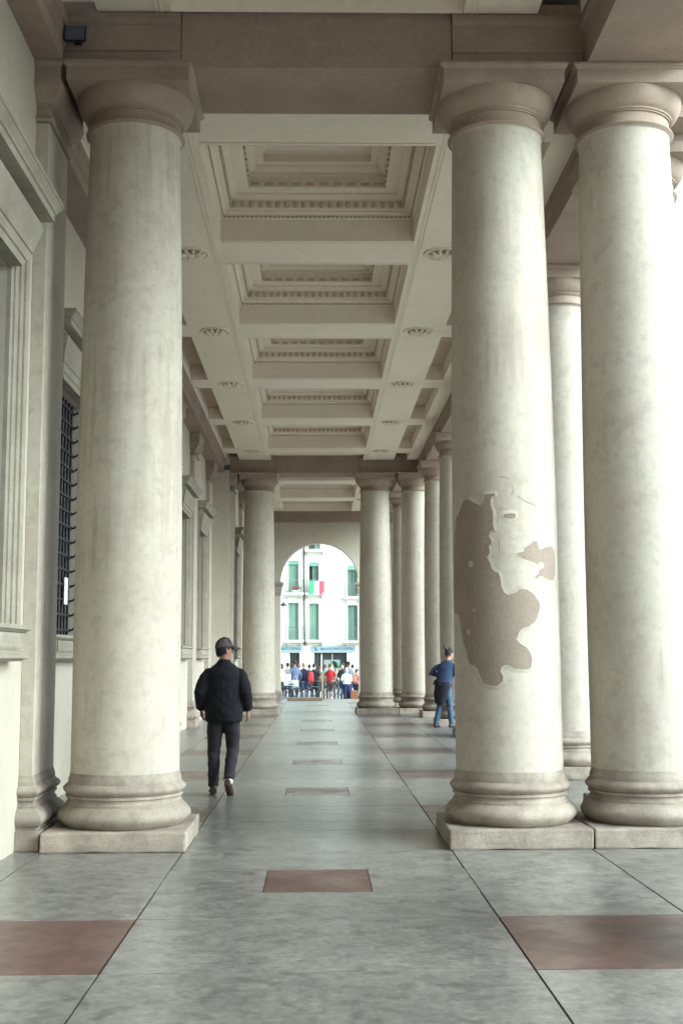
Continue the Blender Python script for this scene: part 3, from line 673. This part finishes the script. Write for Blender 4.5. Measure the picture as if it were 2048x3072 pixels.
# sign boards
def text_mesh(txt, size):
    cu = bpy.data.curves.new('t', 'FONT'); cu.body = txt; cu.size = size; cu.extrude = .006; cu.align_x = 'LEFT'
    o = bpy.data.objects.new('t', cu); S.collection.objects.link(o)
    me = bpy.data.meshes.new_from_object(o.evaluated_get(bpy.context.evaluated_depsgraph_get())); bpy.data.objects.remove(o); return me
def sign(x0, x1, z0, z1, txt, tx, size, label, logo=None):
    r = empty('shop_sign', ((x0+x1)/2, FY-.01, z0)); tag(r, label, 'sign', 'pale blue shop signs'); w = (x1-x0)/2
    MB().box(-w,w,-.16,0,0,z1-z0).build('board', M_sign, r, bevel=.01)
    if txt:
        me = text_mesh(txt, size); t = link('lettering', me, M_signt, r, (tx-(x0+x1)/2, -.168, .15)); t.rotation_euler = (R(90), 0, 0)
        wd = max(v.co.x for v in me.vertices); fit = (x1-.1-tx); t.scale = (fit/wd, 1, 1)
    if logo is not None:
        q = logo-(x0+x1)/2
        MB().box(q,q+.09,-.172,-.161,.12,.38).box(q+.09,q+.22,-.172,-.161,.12,.21).build('logo_mark', M_signt, r)
        MB().box(q+.13,q+.2,-.172,-.161,.24,.33).build('logo_dot', M_blind, r)
sign(-.36, 2.80, 2.03, 2.47, 'BANCA DEL VENETO CENTRALE', .22, .27, 'pale blue sign over the wide shop window, with a blue logo', logo=-.17)
sign(-4.25, -1.10, 2.05, 2.47, 'BANCA DEL VENETO CENTRALE', -3.66, .27, 'pale blue sign partly cut off by the left side of the archway', logo=-4.05)
# flag, flowers and lamp on the facade
fg = empty('flag', (-.02, FY-.56, 6.2)); tag(fg, 'green, white and red flag hanging from a balcony railing', 'flag')
for i, (c, n_) in enumerate((((.05,.36,.16), 'green_stripe'), ((.78,.80,.78), 'white_stripe'), ((.60,.07,.10), 'red_stripe'))):
    b = MB(); rs = []
    for k in range(7):
        x = -.55+(i+k/6)*.365; y = -.03*math.sin(x*9)-.02
        rs.append([(x,y,1.03-.04*(x+.55)),(x,y+.008,1.03-.04*(x+.55)),(x,y+.008,.03-.03*(x+.5)),(x,y,.03-.03*(x+.5))])
    b.rings(rs).build(n_, plain('flag_'+n_, c, rough=.8), fg, smooth=40)
fb = empty('flower_box', (-1.55, FY-.42, 6.38)); tag(fb, 'flower box with red geraniums on the left upper balcony', 'flower box')
MB().box(-.25,.25,-.08,.08,0,.16).build('box', M_white, fb)
fo = MB(); fp = MB()
for k in range(60):
    p = (random.gauss(0,.16), random.gauss(0,.05), .2+random.random()*.22)
    (fo if k % 2 else fp).ball(p, random.uniform(.03,.06), 6, 4)
tag(fo.build('foliage', M_leaf, fb), kind='stuff'); tag(fp.build('blossoms', plain('geranium_red', (.55,.04,.05)), fb), kind='stuff')
lp = empty('wall_lamp', (-2.75, FY, 4.7)); tag(lp, 'iron wall lamp on the white facade near the left side of the arch', 'lamp')
MB().tube([(0,0,0),(.0,-.35,.06),(.12,-.62,-.02),(.30,-.75,0)], .022, 6).build('arm', M_iron, lp)
MB().tube([(.30,-.75,-.1),(.30,-.75,.5)], .018, 6).build('stem', M_iron, lp)
MB().lathe([(.05,.42),(.09,.45),(.17,.72),(.05,.75)], 6, (.30,-.75)).build('lantern', plain('lamp_glass', (.5,.52,.5), rough=.2), lp)
MB().lathe([(.24,.70),(.22,.74),(.07,.88),(.015,.98)], 12, (.30,-.75)).build('hood', M_iron, lp)

# ------------------------------------------------------------------ people
def V3(*a): return Vector(a)
def hand(b, w, dirv, palm_n, side, s=1., curl=.5):
    """palm and five separate fingers from wrist w along dirv; thumb leaves the palm's side"""
    d = Vector(dirv).normalized(); n = Vector(palm_n); n = (n-d*n.dot(d)).normalized(); c = d.cross(n)*side
    b.tube([w-d*.02*s, w+d*.03*s, w+d*.085*s], [(.026*s,.020*s),(.038*s,.018*s),(.040*s,.016*s)], 10, ref=n)
    for k, (off, L) in enumerate(((.030,.075),(.011,.083),(-.009,.078),(-.028,.062))):
        p0 = w+d*.078*s+c*off*s; p = [p0]; a = .15+curl*.3
        for q in range(3):
            p.append(p[-1]+(d*math.cos(a)+n*math.sin(a))*L*s*(.42,.33,.25)[q]); a += curl*(.75,.7,.5)[q]
        b.tube(p, [.0100*s,.0095*s,.0088*s,.0072*s], 8, ref=c)
    p0 = w+d*.022*s+c*.030*s
    b.tube([p0, p0+d*.032*s+c*.020*s+n*.012*s, p0+d*.062*s+c*.020*s+n*.026*s, p0+d*.085*s+c*.012*s+n*.034*s], [.014*s,.012*s,.0105*s,.008*s], 8)
def loft(b, secs, n=20):
    """stacked ellipses: (cx, cy, z, rx, ry)"""
    b.rings([[(cx+rx*math.cos(2*math.pi*j/n), cy+ry*math.sin(2*math.pi*j/n), z) for j in range(n)] for cx, cy, z, rx, ry in secs])
def head_shape(b, c, s, fwd):
    """head with brow, nose, jaw and ears; fwd = unit direction in the xy plane"""
    f = Vector(fwd).normalized(); r = Vector((f.y, -f.x, 0))
    def ring(z, rx, ryf, ryb, sh=0, n=20):
        out = []
        for j in range(n):
            a = 2*math.pi*j/n; x = rx*math.cos(a); y = (ryf if math.sin(a) > 0 else ryb)*math.sin(a)+sh
            out.append(c+(r*x+f*y)*s+V3(0,0,z*s))
        return out
    b.rings([ring(-.118,.030,.040,.02,.045), ring(-.105,.046,.062,.045,.03), ring(-.075,.060,.082,.075,.005), ring(-.03,.071,.093,.094), ring(.02,.076,.096,.104), ring(.06,.075,.093,.104), ring(.095,.062,.078,.088), ring(.12,.038,.048,.055), ring(.13,.014,.018,.02)])
    p = c+f*.088*s
    b.tube([p+V3(0,0,.022*s), p+f*.014*s+V3(0,0,-.005*s), p+f*.026*s+V3(0,0,-.028*s), p+f*.008*s+V3(0,0,-.042*s)], [.009*s,.011*s,.014*s,.011*s], 8)
    b.tube([p-f*.008*s-r*.025*s+V3(0,0,-.066*s), p+f*.001*s+V3(0,0,-.066*s), p-f*.008*s+r*.025*s+V3(0,0,-.066*s)], [.006*s,.0095*s,.006*s], 6)
    b.tube([p-f*.012*s-r*.045*s+V3(0,0,.028*s), p+f*.003*s+V3(0,0,.03*s), p-f*.012*s+r*.045*s+V3(0,0,.028*s)], [.008*s,.009*s,.008*s], 6)
    for sd in (-1, 1): b.ball(c+r*.078*sd*s-f*.006*s+V3(0,0,-.012*s), (.016*s,.024*s,.033*s), 10, 6)
def person(name_label, loc, rz, h=1.75, skin=M_skin, top=(.3,.3,.3), bottom=(.05,.05,.1), hair=(.03,.02,.015), shoe=(.03,.03,.03), sleeves='long', shorts=False,
           elbows=None, wrists=None, ankles=None, knees=None, headf=(0,1,0), lean=0., voxel=.02, topmat=None, botmat=None, build=1., hairstyle='short', group=None, jacket=False, hem=.93, head_tilt=0, cap=None, feet_dirs=None, toe_lift=(0,0)):
    """faces +y locally; joints given for a 1.75 m figure"""
    s = h/1.75; r = empty('person', loc, rz); tag(r, name_label, 'person', group)
    ln = lambda z: lean*max(0, z-.95)                   # forward lean above the hips
    sh = [V3(-.172*build, ln(1.40), 1.395), V3(.172*build, ln(1.40), 1.395)]
    el = [Vector(p) for p in (elbows or ((-.27,-.02,1.14),(.27,-.02,1.14)))]; wr = [Vector(p) for p in (wrists or ((-.27,.06,.88),(.27,.06,.88)))]
    kn = [Vector(p) for p in (knees or ((-.10,.02,.48),(.10,.02,.48)))]; an = [Vector(p) for p in (ankles or ((-.10,0,.08),(.10,0,.08)))]
    hp = [V3(-.09, 0, .90), V3(.09, 0, .90)]
    hc = V3(0, ln(1.62)+.015, 1.63); fd = feet_dirs or ((-.15,1,0),(.15,1,0))
    # ---- body: one continuous skin
    b = MB(); loft(b, [(0,0,.86,.13,.085),(0,0,.95,.145,.09),(0,ln(1.08),1.08,.125*build,.085*build),(0,ln(1.25),1.25,.14*build,.09*build),(0,ln(1.38),1.38,.155,.085),(0,ln(1.45),1.45,.10,.06)])
    b.tube([V3(0,ln(1.42),1.42), V3(0,ln(1.5)+.005,1.50), hc+V3(0,-.01,-.06)], [.062,.056,.054], 12)
    head_shape(b, hc, 1., headf)
    for i, sd in ((0,-1),(1,1)):
        b.tube([V3(sh[i].x*.5,sh[i].y,1.36), sh[i]*.95+V3(0,0,.03), sh[i].lerp(el[i],.5), el[i], el[i].lerp(wr[i],.35), wr[i]], [.032,.034,.036,.036,.034,.026], 10)
        hand(b, wr[i], wr[i]-el[i], V3(-sd, .35, 0), sd if sd < 0 else sd, 1., .6)
        b.tube([hp[i]+V3(0,0,.03), hp[i].lerp(kn[i],.5), kn[i], kn[i].lerp(an[i],.35), an[i]], [.085,.075,.054,.054,.036], 12)
    for i in (0, 1):
        d = Vector(fd[i]).normalized(); b.tube([an[i]-d*.035+V3(0,0,-.02), an[i]+d*.05+V3(0,0,-.03+toe_lift[i]*.3), an[i]+d*.15+V3(0,0,-.05+toe_lift[i])], [(.033,.04),(.038,.03),(.03,.018)], 10)
    for k in range(len(b.v)): b.v[k] = tuple(Vector(b.v[k])*s)
    link('body', remesh(b, 'body', voxel*.75 if voxel > .01 else .0065), skin, r)
    def part(mb, nm, m, vx=voxel):
        for k in range(len(mb.v)): mb.v[k] = tuple(Vector(mb.v[k])*s)
        me = remesh(mb, nm, vx, 14 if nm == 'jacket' else 4)
        if nm in ('jacket', 'shirt', 'trousers', 'shorts'):
            ns = [v.normal.copy() for v in me.vertices]
            for v, nn in zip(me.vertices, ns):
                q = v.co; w = noise.noise(V3(q.x*9, q.y*9, q.z*15+q.x*6))+.6*noise.noise(V3(q.x*17+4, q.y*17, q.z*22-q.x*14))
                v.co = q+nn*w*(.006 if nm == 'jacket' else .006)
        return link(nm, me, m, r)
    # ---- top
    t = MB(); g_ = .012 if not jacket else .032
    secs = [(0,0,hem-.10 if jacket else hem,.165*build+g_,.12*build+g_), (0,0,hem,.165*build+g_*1.2,.12*build+g_*1.2), (0,ln(1.05),1.05,.155*build+g_*1.4,.115*build+g_*1.3), (0,ln(1.2),1.2,.165*build+g_*1.2,.115*build+g_), (0,ln(1.34),1.34,.172*build+g_*.8,.11*build+g_*.7), (0,ln(1.40),1.405,.155*build+g_*.5,.10+g_*.4), (0,ln(1.44),1.445,.118*build+g_*.3,.085), (0,ln(1.475),1.478,.082+g_*.2,.073), (0,ln(1.50)+.004,1.525 if jacket else 1.50,.064,.064)]
    loft(t, secs)
    for i in (0, 1):
        e = .016 if not jacket else .034
        p = [V3(sh[i].x*.55,sh[i].y,1.385), sh[i]+V3(0,0,-.03), sh[i].lerp(el[i],.28), sh[i].lerp(el[i],.6)]; q = [.05,.054+e*.15,.052+e*.5,.05+e*.8]
        if sleeves == 'long': p += [el[i], el[i].lerp(wr[i],.5), el[i].lerp(wr[i],.93)]; q += [.047+e*.9, .044+e*.8, .036+e*.6]
        else: p += [sh[i].lerp(el[i],.72)]; q += [.056+e]
        t.tube(p, q, 12)
    part(t, 'jacket' if jacket else 'shirt', topmat or plain('cloth_top', top, rough=.9, bump=.3, bscale=120))
    # ---- trousers
    t = MB(); loft(t, [(0,0,.80,.155,.105),(0,0,.86,.168,.116),(0,0,.96,.164*max(build,1)**.5,.115),(0,0,1.0,.16,.108)])
    for i in (0, 1):
        p = [hp[i]+V3(0,0,.03), hp[i].lerp(kn[i],.45), kn[i]+V3(0,.005,0)]; q = [.104,.093,.074]
        if shorts: p[2] = hp[i].lerp(kn[i],.95); q[2] = .088
        else: p += [kn[i].lerp(an[i],.4), kn[i].lerp(an[i],.88), an[i]+V3(0,0,.015)]; q += [.070,.060,.062]
        t.tube(p, q, 14)
    part(t, 'shorts' if shorts else 'trousers', botmat or plain('cloth_bottom', bottom, rough=.9, bump=.3, bscale=120))
    # ---- shoes
    sm = plain('shoe', shoe, rough=.6, bump=.1)
    for i in (0, 1):
        d = Vector(fd[i]).normalized(); a = an[i]; t = MB(); tl = toe_lift[i]
        t.tube([a-d*.075+V3(0,0,-.035-tl*.35), a-d*.02+V3(0,0,-.028-tl*.1), a+d*.07+V3(0,0,-.042+tl*.4), a+d*.16+V3(0,0,-.053+tl), a+d*.195+V3(0,0,-.058+tl*1.2)], [(.034,.042),(.043,.05),(.046,.037),(.043,.026),(.026,.018)], 12, ref=(0,0,1))
        t.tube([a+V3(0,0,-.03), a+V3(0,0,.03)], [.044,.042], 12)
        part(t, 'shoe', sm, max(voxel*.6, .008))
    # ---- hair
    f = Vector(headf).normalized(); rr = Vector((f.y, -f.x, 0)); hb = MB()
    if hairstyle != 'none':
        long = {'short': -.035, 'bob': -.12, 'cropped': -.02, 'nape': -.085}[hairstyle]; n = 22; m = 12; rings_ = []
        for k in range(m+1):
            ring = []
            for j in range(n):
                a = 2*math.pi*j/n; back = .5-.5*math.sin(a)              # 1 at the nape
                zlow = .075*(1-back)+(long)*back-.02*(abs(math.cos(a)) > .7)
                z = zlow+(.148-zlow)*(k/m)
                w = math.sqrt(max(0, 1-max(0, (z-.03)/.12)**2)) if z > .03 else 1-3.2*max(0, -z-.01)
                rx, ry = .084*w, (.100 if math.sin(a) > 0 else .110)*w
                pz = hc+(rr*rx*math.cos(a)+f*ry*math.sin(a))+V3(0,0,z)
                pz += V3(noise.noise(pz*22), noise.noise(pz*22+V3(3,1,2)), noise.noise(pz*22+V3(7,7,1)))*.010
                ring.append(pz)
            rings_.append(ring)
        hb.rings(rings_)
        for k in range(len(hb.v)): hb.v[k] = tuple(Vector(hb.v[k])*s)
        hb.build('hair', plain('hair', hair, rough=.75, bump=.6, bscale=140), r, smooth=0)
    return r, s, hc
M_navy = mat('navy_jacket_cloth', (0.0035, 0.004, 0.0095), (0.0025, 0.003, 0.007), rough=.88, scale=5, bump=.35, bscale=160)
M_trous = mat('dark_trousers', (0.028, 0.024, 0.032), (0.018, 0.015, 0.021), rough=.9, scale=5, bump=.3, bscale=140)
hf = Vector((.88, .47, 0)).normalized()
man, ms, mhc = person('man in a dark navy jacket and cap walking away down the loggia', (-1.115, 14.50, 0), 0, h=1.83, voxel=.010, jacket=True, topmat=M_navy, botmat=M_trous,
    elbows=((-.262,-.06,1.15),(.248,-.05,1.14)), wrists=((-.262,.05,.945),(.268,.06,.930)), knees=((-.115,.06,.49),(.10,.05,.50)), ankles=((-.11,-.03,.082),(.075,-.27,.165)),
    feet_dirs=((-.18,1,-.02),(.10,1,-.22)), toe_lift=(0,-.075), headf=hf, build=1.09, hem=.915, shoe=(.075,.035,.028), hair=(.012,.011,.013), hairstyle='nape')
# sock, cap with peak, collar
MB().tube([Vector((.075,-.285,.145))*ms, Vector((.075,-.268,.185))*ms], [.049,.056], 12).build('sock', M_white, man)
rr = Vector((hf.y, -hf.x, 0)); cb = MB(); rg = []
for k in range(10):
    a = math.pi/2*k/9; z = .04+.098*math.sin(a); w = math.cos(a)**.75 if k < 9 else .02
    rg.append([mhc+rr*(.087*w*math.cos(t))+hf*((.104 if math.sin(t) > 0 else .111)*w*math.sin(t)-.004)+V3(0,0,z-.022*(math.sin(t) < 0)*(1-k/9)*-math.sin(t)) for t in [2*math.pi*j/28 for j in range(28)]])
cb.rings(rg)
for k in range(len(cb.v)): cb.v[k] = tuple(Vector(cb.v[k])*ms)
M_cap_ = mat('mottled_cap_cloth', (.12, .085, .085), (.035, .025, .03), rough=.9, scale=22, amt=.35, bump=.3, bscale=120)
cp = cb.build('cap', M_cap_, man, smooth=60)
pk = MB(); rg = []
for q in range(9):
    t = -1+2*q/8; base = mhc+rr*(.076*t)+hf*(.106*math.sqrt(max(.0, 1-.75*t*t)))+V3(0,0,.048); tip = base+hf*(.105*(1-.5*t*t))+V3(0,0,-.034-.018*t*t)
    rg.append([base+V3(0,0,.004), tip+V3(0,0,.003), tip-V3(0,0,.003), base-V3(0,0,.004)])
pk.rings(rg)
for k in range(len(pk.v)): pk.v[k] = tuple(Vector(pk.v[k])*ms)
pk.build('peak', plain('dark_peak', (.03,.024,.026), rough=.85), cp, smooth=40)
M_eye = plain('eye_dark', (.05,.04,.035), rough=.2)
for sg in (-1, 1): MB().ball((mhc+hf*.082+rr*.032*sg+V3(0,0,.012))*ms, .012, 8, 6).build('eye', M_eye, man)

# man in blue by the right-hand colonnade
bl, bs, bhc = person('man in a blue sweater and jeans bending over something by the right columns', (2.90, 27.75, 0), R(-38), h=1.80, voxel=.014, top=(.022,.042,.095), bottom=(.05,.085,.15),
    elbows=((-.38,.06,1.20),(.27,.12,1.16)), wrists=((-.14,.26,1.14),(.08,.32,1.20)), knees=((-.12,.03,.48),(.11,.08,.48)), ankles=((-.17,-.06,.08),(.14,.10,.08)),
    lean=.38, headf=(.35,.93,0), hair=(.012,.010,.012), build=1.18, hem=.95)
b = MB(); loft(b, [(-.06,-.07,.50,.07,.05),(-.05,-.07,.58,.13,.09),(-.03,-.04,.75,.19,.13),(0,-.01,.93,.205,.145),(0,0,1.02,.195,.135)])
b.tube([V3(-.17,.05,1.0),V3(-.24,.06,1.02),V3(-.26,.02,.95)], [.05,.05,.03], 10)
for k in range(len(b.v)): b.v[k] = tuple(Vector(b.v[k])*bs)
link('tied_jacket', remesh(b, 'tied_jacket', .014), plain('black_jacket', (.010,.011,.018), rough=.9, bump=.4), bl)
MB().tube([(bhc+V3(0,-.10,.10))*bs, (bhc+V3(-.03,-.14,.16))*bs, (bhc+V3(-.07,-.155,.22))*bs], [.04,.024,.006], 8).build('hair_tuft', plain('hair', (.012,.010,.012)), bl)

# crowd in the street: photograph pixel of the head top gives place and height on the paving
def crowd(px, ytop, Y, rz, label, **k):
    d = pix_ray(px, ytop); t = Y/d.y; x = d.x*t; h = CAM_H+d.z*t-ZST
    return person(label, (x, Y, ZST), R(rz), h=max(h, 1.3), voxel=.024, group='people in the street beyond the archway', **k)
cr = lambda x: 830+x/6.03
cy = lambda y: 1960+y/6.03
hold = dict(elbows=((-.27,.02,1.14),(.27,.02,1.14)), wrists=((-.10,.28,1.10),(.12,.28,1.10)))
crowd(cr(90), cy(190), 55.2, 60, 'person in a cream top at the left edge of the crowd', top=(.55,.52,.44), bottom=(.03,.03,.05), skin=M_skinp, hairstyle='bob', hair=(.10,.05,.03), **hold)
p2, s2, _ = crowd(cr(325), cy(125), 55.6, 25, 'tall man in a grey-blue sweater second from the left in the crowd', top=(.10,.13,.22), bottom=(.025,.03,.06), hair=(.03,.02,.02))
crowd(cr(490), cy(170), 56.0, 10, 'fair-haired man in a navy top and blue jeans seen from behind', top=(.018,.022,.055), bottom=(.045,.085,.20), hair=(.32,.21,.12), skin=M_skinp, build=1.12)
p4, s4, h4 = crowd(cr(675), cy(190), 55.8, -20, 'person in a black T-shirt carrying a red backpack', top=(.02,.02,.03), bottom=(.015,.015,.02), sleeves='short', hair=(.02,.015,.015), skin=M_skinp, elbows=((-.27,.02,1.14),(.30,.04,1.13)), wrists=((-.20,.22,1.0),(.30,.27,.98)))
crowd(cr(790), cy(240), 57.6, 200, 'person in a mottled olive top facing the archway', top=(.13,.12,.075), bottom=(.06,.07,.09), hair=(.22,.13,.07), skin=M_skinp, hairstyle='bob')
crowd(cr(965), cy(190), 55.4, -25, 'person in a bright red T-shirt and brown shorts', top=(.52,.028,.035), bottom=(.13,.085,.07), sleeves='short', shorts=True, hair=(.12,.06,.03), skin=M_skinp, elbows=((-.27,-.02,1.14),(.28,.06,1.14)), wrists=((-.27,.05,.9),(.26,.30,1.05)))
crowd(cr(1075), cy(225), 58.2, 170, 'person in a pale green shirt behind the red T-shirt', top=(.35,.48,.42), bottom=(.10,.09,.09), hair=(.10,.07,.05), skin=M_skinp)
crowd(cr(1190), cy(180), 57.4, 150, 'person in a black and white scarf facing the archway', top=(.06,.06,.06), bottom=(.05,.10,.22), hair=(.05,.03,.02), skin=M_skinp, hairstyle='bob')
crowd(cr(1295), cy(152), 56.8, 40, 'dark-haired man in a grey-blue shirt behind the white-haired woman', top=(.12,.14,.20), bottom=(.03,.035,.07), hair=(.02,.015,.015))
crowd(cr(1262), cy(262), 55.0, 15, 'white-haired person in a white top and navy trousers', top=(.68,.70,.66), bottom=(.012,.02,.075), hair=(.62,.58,.46), skin=M_skinp, hairstyle='bob', build=1.2, **hold)
crowd(cr(1440), cy(285), 56.4, -60, 'person in a pink top at the right edge of the crowd', top=(.55,.16,.25), bottom=(.03,.025,.04), hair=(.05,.03,.02), skin=M_skinp, hairstyle='bob', sleeves='short', shorts=True)
# things they carry
def bag(parent_loc, size, col, label, name='bag'):
    r = empty(name, parent_loc); tag(r, label, 'bag'); w, d, h = size
    MB().rings([[(-w*.9,-d,0),(w*.9,-d,0),(w*.9,d,0),(-w*.9,d,0)],[(-w,-d*1.2,h*.4),(w,-d*1.2,h*.4),(w,d*1.2,h*.4),(-w,d*1.2,h*.4)],[(-w*.95,-d*.5,h),(w*.95,-d*.5,h),(w*.95,d*.5,h),(-w*.95,d*.5,h)]]).build('sack', plain('bag_cloth', col, rough=.8), r, bevel=.02)
    MB().tube([(-w*.5,0,h*.97),(-w*.45,0,h+.12),(0,0,h+.2),(w*.45,0,h+.12),(w*.5,0,h*.97)], .012, 6).build('handle', plain('bag_strap', tuple(v*.6 for v in col)), r)
at = lambda x, y, Y: CAM_H*V3(0,0,1)+pix_ray(cr(x), cy(y))*(Y/pix_ray(cr(x), cy(y)).y)
for px, yt, Y, a, lab, kw in ((200,175,58.5,20,'half hidden person in grey between the cream top and the tall man',dict(top=(.22,.22,.22))), (405,195,58.8,-15,'half hidden person in beige behind the fair-haired man',dict(top=(.40,.34,.26), hair=(.2,.12,.07))),
        (590,205,59.0,10,'half hidden person in dark green behind the red backpack',dict(top=(.05,.09,.06))), (880,205,59.2,30,'half hidden person in teal behind the red T-shirt',dict(top=(.10,.24,.24), hair=(.15,.10,.06))),
        (1140,215,59.4,-30,'half hidden person in brown left of the scarf',dict(top=(.20,.13,.09))), (1370,205,58.8,0,'half hidden person in pale grey near the right side of the arch',dict(top=(.42,.42,.42)))):
    crowd(cr(px), cy(yt), Y, a, lab, skin=M_skinp, **kw)
bag(at(190,585,54.8), (.17,.06,.52), (.62,.62,.58), 'cream shopping bag held by the person in the cream top')
bag(at(330,650,55.1), (.17,.06,.42), (.52,.62,.66), 'pale blue bag beside the tall man in grey-blue')
bag(at(1415,520,55.9), (.09,.05,.30), (.65,.20,.10), 'small orange bag on the person in pink')
bp_ = empty('backpack', at(612,530,55.55)); tag(bp_, 'red backpack on the person in the black T-shirt', 'backpack')
b = MB(); loft(b, [(0,0,0,.11,.07),(0,0,.05,.15,.10),(0,0,.30,.15,.10),(0,0,.46,.12,.08),(0,0,.50,.07,.05)]); b.build('pack', plain('backpack_red', (.50,.03,.05), rough=.7), bp_, smooth=50)
MB().box(-.10,.10,-.13,-.08,.06,.24).build('pocket', plain('backpack_pocket', (.42,.05,.05)), bp_, bevel=.015)
ps = MB().box(-.035,.035,-.035,.035,0,1.32).build('post', M_wood, None, (at(822,855,56.2).x, 54.6, ZST), bevel=.008); tag(ps, 'slim tan wooden post standing in the middle of the crowd', 'post')
bx_ = MB().rings([[(-.15,-.15,0),(.15,-.15,0),(.15,.15,0),(-.15,.15,0)],[(-.15,-.15,.5),(.15,-.15,.5),(.15,.15,.5),(-.15,.15,.5)],[(-.10,-.10,.56),(.10,-.10,.56),(.10,.10,.56),(-.10,.10,.56)]]).build('stone_bollard', plain('rusty_brown', (.24,.085,.045), rough=.8), None, (at(1400,850,55).x, 55, ZST), bevel=.01); tag(bx_, 'squat rust-brown bollard at the right side of the archway', 'bollard')
bn = empty('banner', (at(1050,200,58).x, 58, ZST)); tag(bn, 'green banner held up over the crowd', 'banner')
MB().tube([(.30,0,.9),(-.22,.02,1.95)], .015, 6).build('pole', M_wood, bn)
b = MB(); rs = []
for k in range(8):
    t = k/7; x = -.2+t*.36; z = 1.92-.12*t; y = .05*math.sin(t*7)
    rs.append([(x,y,z),(x,y+.01,z),(x+.12,y+.01,z-.32),(x+.12,y,z-.32)])
b.rings(rs).build('cloth', plain('banner_green', (.02,.12,.065), rough=.8), bn, smooth=40)

# ------------------------------------------------------------------ bicycles
def bicycle():
    r = empty('bicycle', (0,0,0)); y = 0
    for wx in (-.52, .52):
        w = MB().torus((wx,0,.34), .325, .018, 'y', 36, 8).build('wheel', M_rubber, r, smooth=60)
        MB().torus((wx,0,.34), .302, .010, 'y', 36, 6).build('rim', M_chrome, w, smooth=60)
        sp = MB()
        for k in range(14):
            a = 2*math.pi*k/14; sp.tube([(wx,0,.34),(wx+.30*math.cos(a),0,.34+.30*math.sin(a))], .0035, 4)
        tag(sp.build('spokes', M_chrome, w), kind='stuff')
        MB().tube([(wx-.33*math.cos(.3),0,.34+.36*math.sin(.3))]+[(wx+.36*math.cos(a),0,.34+.36*math.sin(a)) for a in (2.6,2.1,1.57,1.0,.5)], (.012), 6).build('mudguard', M_rubber, r)
    fr = MB(); bb, hd, ss = (-.08,0,.30), (.36,0,.78), (-.22,0,.76)
    for a, c, q in ((bb,hd,.018),(bb,ss,.017),(ss,(.35,0,.70),.016),(bb,(-.52,0,.34),.011),(ss,(-.52,0,.34),.010),(hd,(.52,0,.34),.014),(hd,(.33,0,.93),.013)): fr.tube([a,c], q, 8)
    f = fr.build('frame', plain('bicycle_paint', (.06,.065,.08), rough=.3), r, smooth=60)
    MB().tube([(.20,-.28,.98),(.30,-.22,1.0),(.34,0,.95),(.30,.22,1.0),(.20,.28,.98)], .012, 8).build('handlebar', M_chrome, r, smooth=60)
    MB().rings([[(-.36,-.07,.84),(-.36,.07,.84),(-.36,.07,.88),(-.36,-.07,.88)],[(-.2,-.06,.84),(-.2,.06,.84),(-.2,.06,.885),(-.2,-.06,.885)],[(-.08,-.018,.85),(-.08,.018,.85),(-.08,.018,.88),(-.08,-.018,.88)]]).build('saddle', M_rubber, r, bevel=.012)
    MB().tube([ss,(-.235,0,.85)], .012, 6).build('seat_post', M_chrome, r)
    MB().torus((-.08,0,.30), .09, .006, 'y', 24, 6).build('chainring', M_chrome, r)
    for sg in (-1, 1): MB().tube([(-.08,.03*sg,.30),(-.08+.14*sg,.07*sg,.22),(-.08+.14*sg,.15*sg,.22)], .010, 6).build('crank', M_chrome, r)
    return r
bk0 = bicycle()
spots = [(150,54.4,12,'bicycle standing in front of the person in the cream top'), (350,54.2,-25,'bicycle in front of the tall man in grey-blue'),
         (700,54.5,35,'bicycle beside the person with the red backpack'), (1075,54.3,70,'bicycle between the red T-shirt and the white-haired person')]
for i, (px, Y, a, lab) in enumerate(spots):
    o = bk0 if i == 0 else copy_tree(bk0)
    o.location = (at(px,700,Y).x, Y, ZST); o.rotation_euler = (0, 0, R(a)); tag(o, lab, 'bicycle', 'bicycles in the street')
